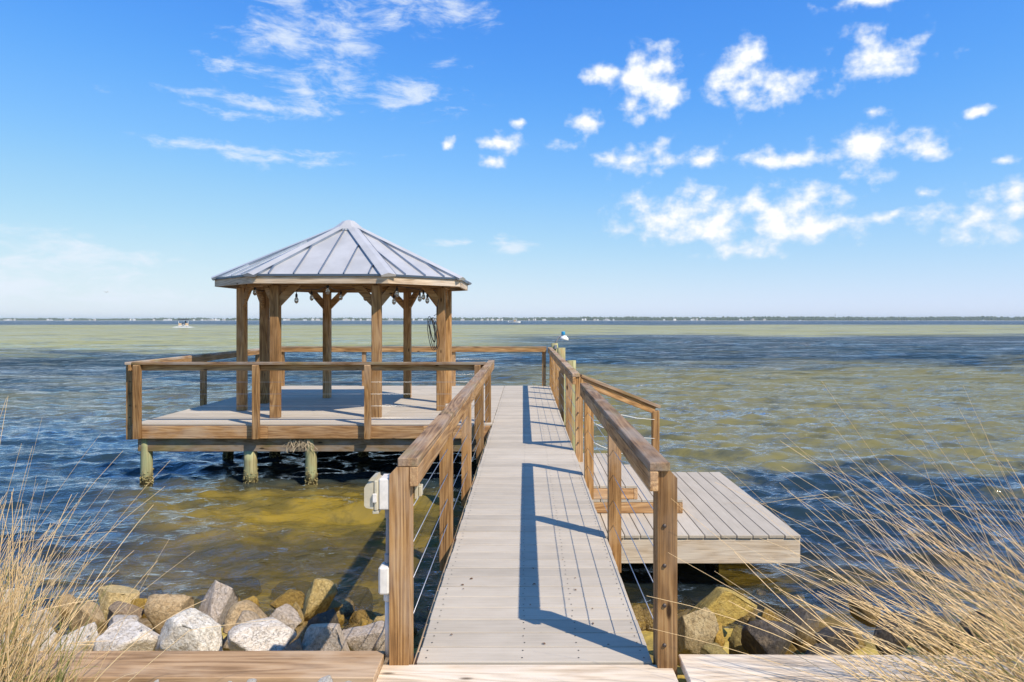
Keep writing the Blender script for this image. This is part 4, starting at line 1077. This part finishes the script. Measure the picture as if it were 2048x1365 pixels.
# small white fishing boat
fy = 640.0; base = PX(1029, 0, fy); base.z = 0; mw = at_mat(base, R(4)); L_ = 24 * fy / F
fb = thing('fishing_boat', 'small white fishing boat with cabin roof near the horizon', 'boat', base)
v_, f_ = hull_mesh(L_, 3.2, 1.3); put('hull', mesh_of('hull', v_, f_), M_white, fb, mw)
local_board('console', (-.8, 0, 1.9), (1.2, 0, 1.9), 1.4, 1.4, M_tanp, fb, mw)
local_board('cabin_roof', (-1.6, 0, 3.6), (2.2, 0, 3.6), 2.4, .55, M_white, fb, mw)
for sx in (-1.3, 1.9): local_board('roof_post', (sx, .9, 1.3), (sx, .9, 3.4), .22, .22, M_white, fb, mw, up=(0, 1, 0))
local_board('engine', (-L_ / 2 - .6, 0, 1.3), (-L_ / 2 + .2, 0, 1.3), .8, 1.6, M_white, fb, mw)
for lab, wl, px, dist, L_ in (('white speedboat trailing a wake before the right far shore', 'white wake streak of the speedboat off the wooded shore', 1600, 2600.0, 16), ('distant white speedboat near the right picture edge', 'long white wake streak at the right picture edge', 1966, 2800.0, 18)):
    base = PX(px, 0, dist); base.z = 0; mw = at_mat(base, R(180))
    sb = thing('speedboat', lab, 'boat', base)
    v_, f_ = hull_mesh(L_, 4, 2.4); put('hull', mesh_of('hull', v_, f_), M_white, sb, mw)
    local_board('windscreen', (-2, 0, 3.4), (2, 0, 3.4), 2.4, 1.6, M_white, sb, mw)
    foam('boat_wake', wl, base.x + (14 if px < 1700 else 45), dist, 24 if px < 1700 else 90, 3, 7, 60)
# gull
gb = PX(213, 585, 60)
gm_ = [(-.55, .05, .12), (-.25, 0, .16), (0, -.22, 0), (0, .25, .02), (.25, 0, .16), (.55, .05, .1), (0, 0, .06), (0, 0, -.06)]
tag(put('seagull', mesh_of('seagull', gm_, [(0, 1, 7), (1, 0, 6), (1, 2, 6), (1, 7, 2), (1, 6, 3), (1, 3, 7), (4, 6, 2), (4, 2, 7), (4, 3, 6), (4, 7, 3), (5, 6, 4), (5, 4, 7)]), M_pvc, None, Matrix.Translation(gb) @ Matrix.Scale(.38, 4)), 'lone gull flying low in the sky at the left', 'bird')

# ------------------------------------------------------------------ far shore
FS = 4200.0
def shore_h(px):
    if px < 900: return 4.0 + 1.6 * (px + 300) / 1200 + .5 * math.sin(px * .021) + .4 * math.sin(px * .083)
    return 6.3 + 1.5 * min(1, (px - 900) / 500) + .5 * math.sin(px * .017) + .4 * math.sin(px * .071)
pts = list(range(-700, 2900, 20)); vs = []; fs = []
for px in pts:
    p = PX(px, 0, FS); vs += [(p.x, FS - 15, .0), (p.x, FS + 10, 1.5), (p.x, FS + 900, 6)]
for i in range(len(pts) - 1):
    a = i * 3; fs += [(a, a + 3, a + 4, a + 1), (a + 1, a + 4, a + 5, a + 2)]
structure(put('far_shore', mesh_of('far_shore', vs, fs), plain('shore_sand', (.42, .40, .33), .9, 0, .3, .01)))
def forest_mat():
    m, t = new_mat('far_foliage')
    pos = t.new('ShaderNodeNewGeometry').outputs['Position']
    n = t.noise(pos, .05, 4, .6)
    col = t.ramp(n, [(.3, (.045, .065, .03)), (.7, (.10, .125, .06))])
    b = t.new('ShaderNodeBsdfDiffuse', None, Color=col); finish(t, b); return m
rr = random.Random(31); vs, fs = [], []
ico = bmesh.new(); bmesh.ops.create_icosphere(ico, subdivisions=1, radius=1.0); iv = [v.co.copy() for v in ico.verts]; jf = [[v.index for v in f.verts] for f in ico.faces]; ico.free()
for px in np.arange(-650, 2850, 1.5):
    for row in range(2):
        hh = shore_h(px) * FS / F * rr.uniform(.72, 1.06) * (1.12 if row else .75); w = rr.uniform(6, 11)
        p = PX(px + rr.uniform(-1, 1), 0, FS + (90 if row else 45) + rr.uniform(-15, 15)); b0 = len(vs)
        for v in iv:
            vs.append((p.x + v.x * w * rr.uniform(.8, 1.2), p.y + v.y * 8, hh * .5 + v.z * hh * .52 * rr.uniform(.85, 1.1)))
        fs += [tuple(b0 + i for i in f) for f in jf]
fo = put('far_forest', mesh_of('far_forest', vs, fs), forest_mat()); stuff(fo); fo['label'] = 'low dark green tree line along the far shore'; fo['category'] = 'forest'
M_house = plain('house_wall', (.78, .76, .72), .7); M_house2 = plain('house_wall_tan', (.55, .50, .43), .7); M_hroof = plain('house_roof', (.42, .42, .43), .7)
def house_meshes(w, d, h):
    wall = [(x * w / 2, y * d / 2, z) for z in (0, h) for x, y in ((-1, -1), (1, -1), (1, 1), (-1, 1))]
    wf = [(0, 1, 5, 4), (1, 2, 6, 5), (2, 3, 7, 6), (3, 0, 4, 7), (4, 5, 6, 7)]
    o_ = 1.08
    rf = [(x * w / 2 * o_, y * d / 2 * o_, h + .02) for x, y in ((-1, -1), (1, -1), (1, 1), (-1, 1))] + [(-w * .22, 0, h + d * .32), (w * .22, 0, h + d * .32)]
    rfa = [(0, 1, 5, 4), (1, 2, 5), (2, 3, 4, 5), (3, 0, 4), (0, 3, 2, 1)]
    return mesh_of('wall', wall, wf), mesh_of('roof', rf, rfa)
HM = [house_meshes(12, 10, 9), house_meshes(18, 11, 8), house_meshes(9, 9, 11)]
CL = ((-20, 30, 5, 'at the left picture edge'), (95, 280, 9, 'left of the pontoon boat'), (285, 345, 4, 'just left of the pontoon boat'), (385, 500, 10, 'between pontoon boat and gazebo'),
      (560, 645, 9, 'between the left gazebo posts'), (660, 745, 9, 'between the middle gazebo posts'), (775, 870, 10, 'between the right gazebo posts'), (905, 1012, 11, 'just right of the gazebo'),
      (1042, 1100, 7, 'right of the fishing boat'), (1160, 1240, 9, 'above the dock lamp, to its right'), (1320, 1420, 10, 'in the middle of the wooded right shore'), (1440, 1540, 5, 'farthest right of all the houses'))
for lo, hi, n_, where in CL:
    for i in range(n_):
        px = rr.uniform(lo, hi)
        wm, rm = HM[rr.randrange(3)]
        p = PX(px, 0, FS + rr.uniform(0, 24)); p.z = 1.0
        sc3 = Matrix.Diagonal((rr.uniform(.6, 1.5), 1, rr.uniform(.5, 1.0), 1))
        m_ = Matrix.Translation(p) @ Matrix.Rotation(rr.uniform(-.3, .3), 4, 'Z') @ sc3
        h_ = put('house', None, None, None, m_)
        tag(h_, 'tiny pale waterfront house on the far shore, ' + where, 'house', 'waterfront houses on the far shore')
        put('wall', wm, rr.choice((M_house, M_house2)), h_, m_); put('roof', rm, M_hroof, h_, m_)
p = PX(1670, 0, FS + 60); p.z = 0
wt = thing('radio_mast', 'thin dark mast rising above the far tree line on the right', 'mast', p)
kk = FS / F
tube('mast', [p, p + Vector((0, 0, 13.5 * kk))], .9, M_conduit, wt, 6)
tube('antenna', [p + Vector((0, 0, 10 * kk)), p + Vector((2, 0, 13.2 * kk))], 1.4, M_conduit, wt, 6)

# ------------------------------------------------------------------ haze over the bay
m, t = new_mat('sea_haze')
pv = t.new('ShaderNodeVolumePrincipled', None, Color=(.82, .95, 1.0, 1), Density=7.5e-5)
o_ = t.new('ShaderNodeOutputMaterial'); t.l.new(pv.outputs[0], o_.inputs['Volume'])
bm = bmesh.new(); bmesh.ops.create_cube(bm, size=1.0)
for v in bm.verts: v.co = Vector((v.co.x * 40000, v.co.y * 20200 + 9900, v.co.z * 62 + 27))
me = bpy.data.meshes.new('haze'); bm.to_mesh(me); bm.free()
stuff(put('haze', me, m))
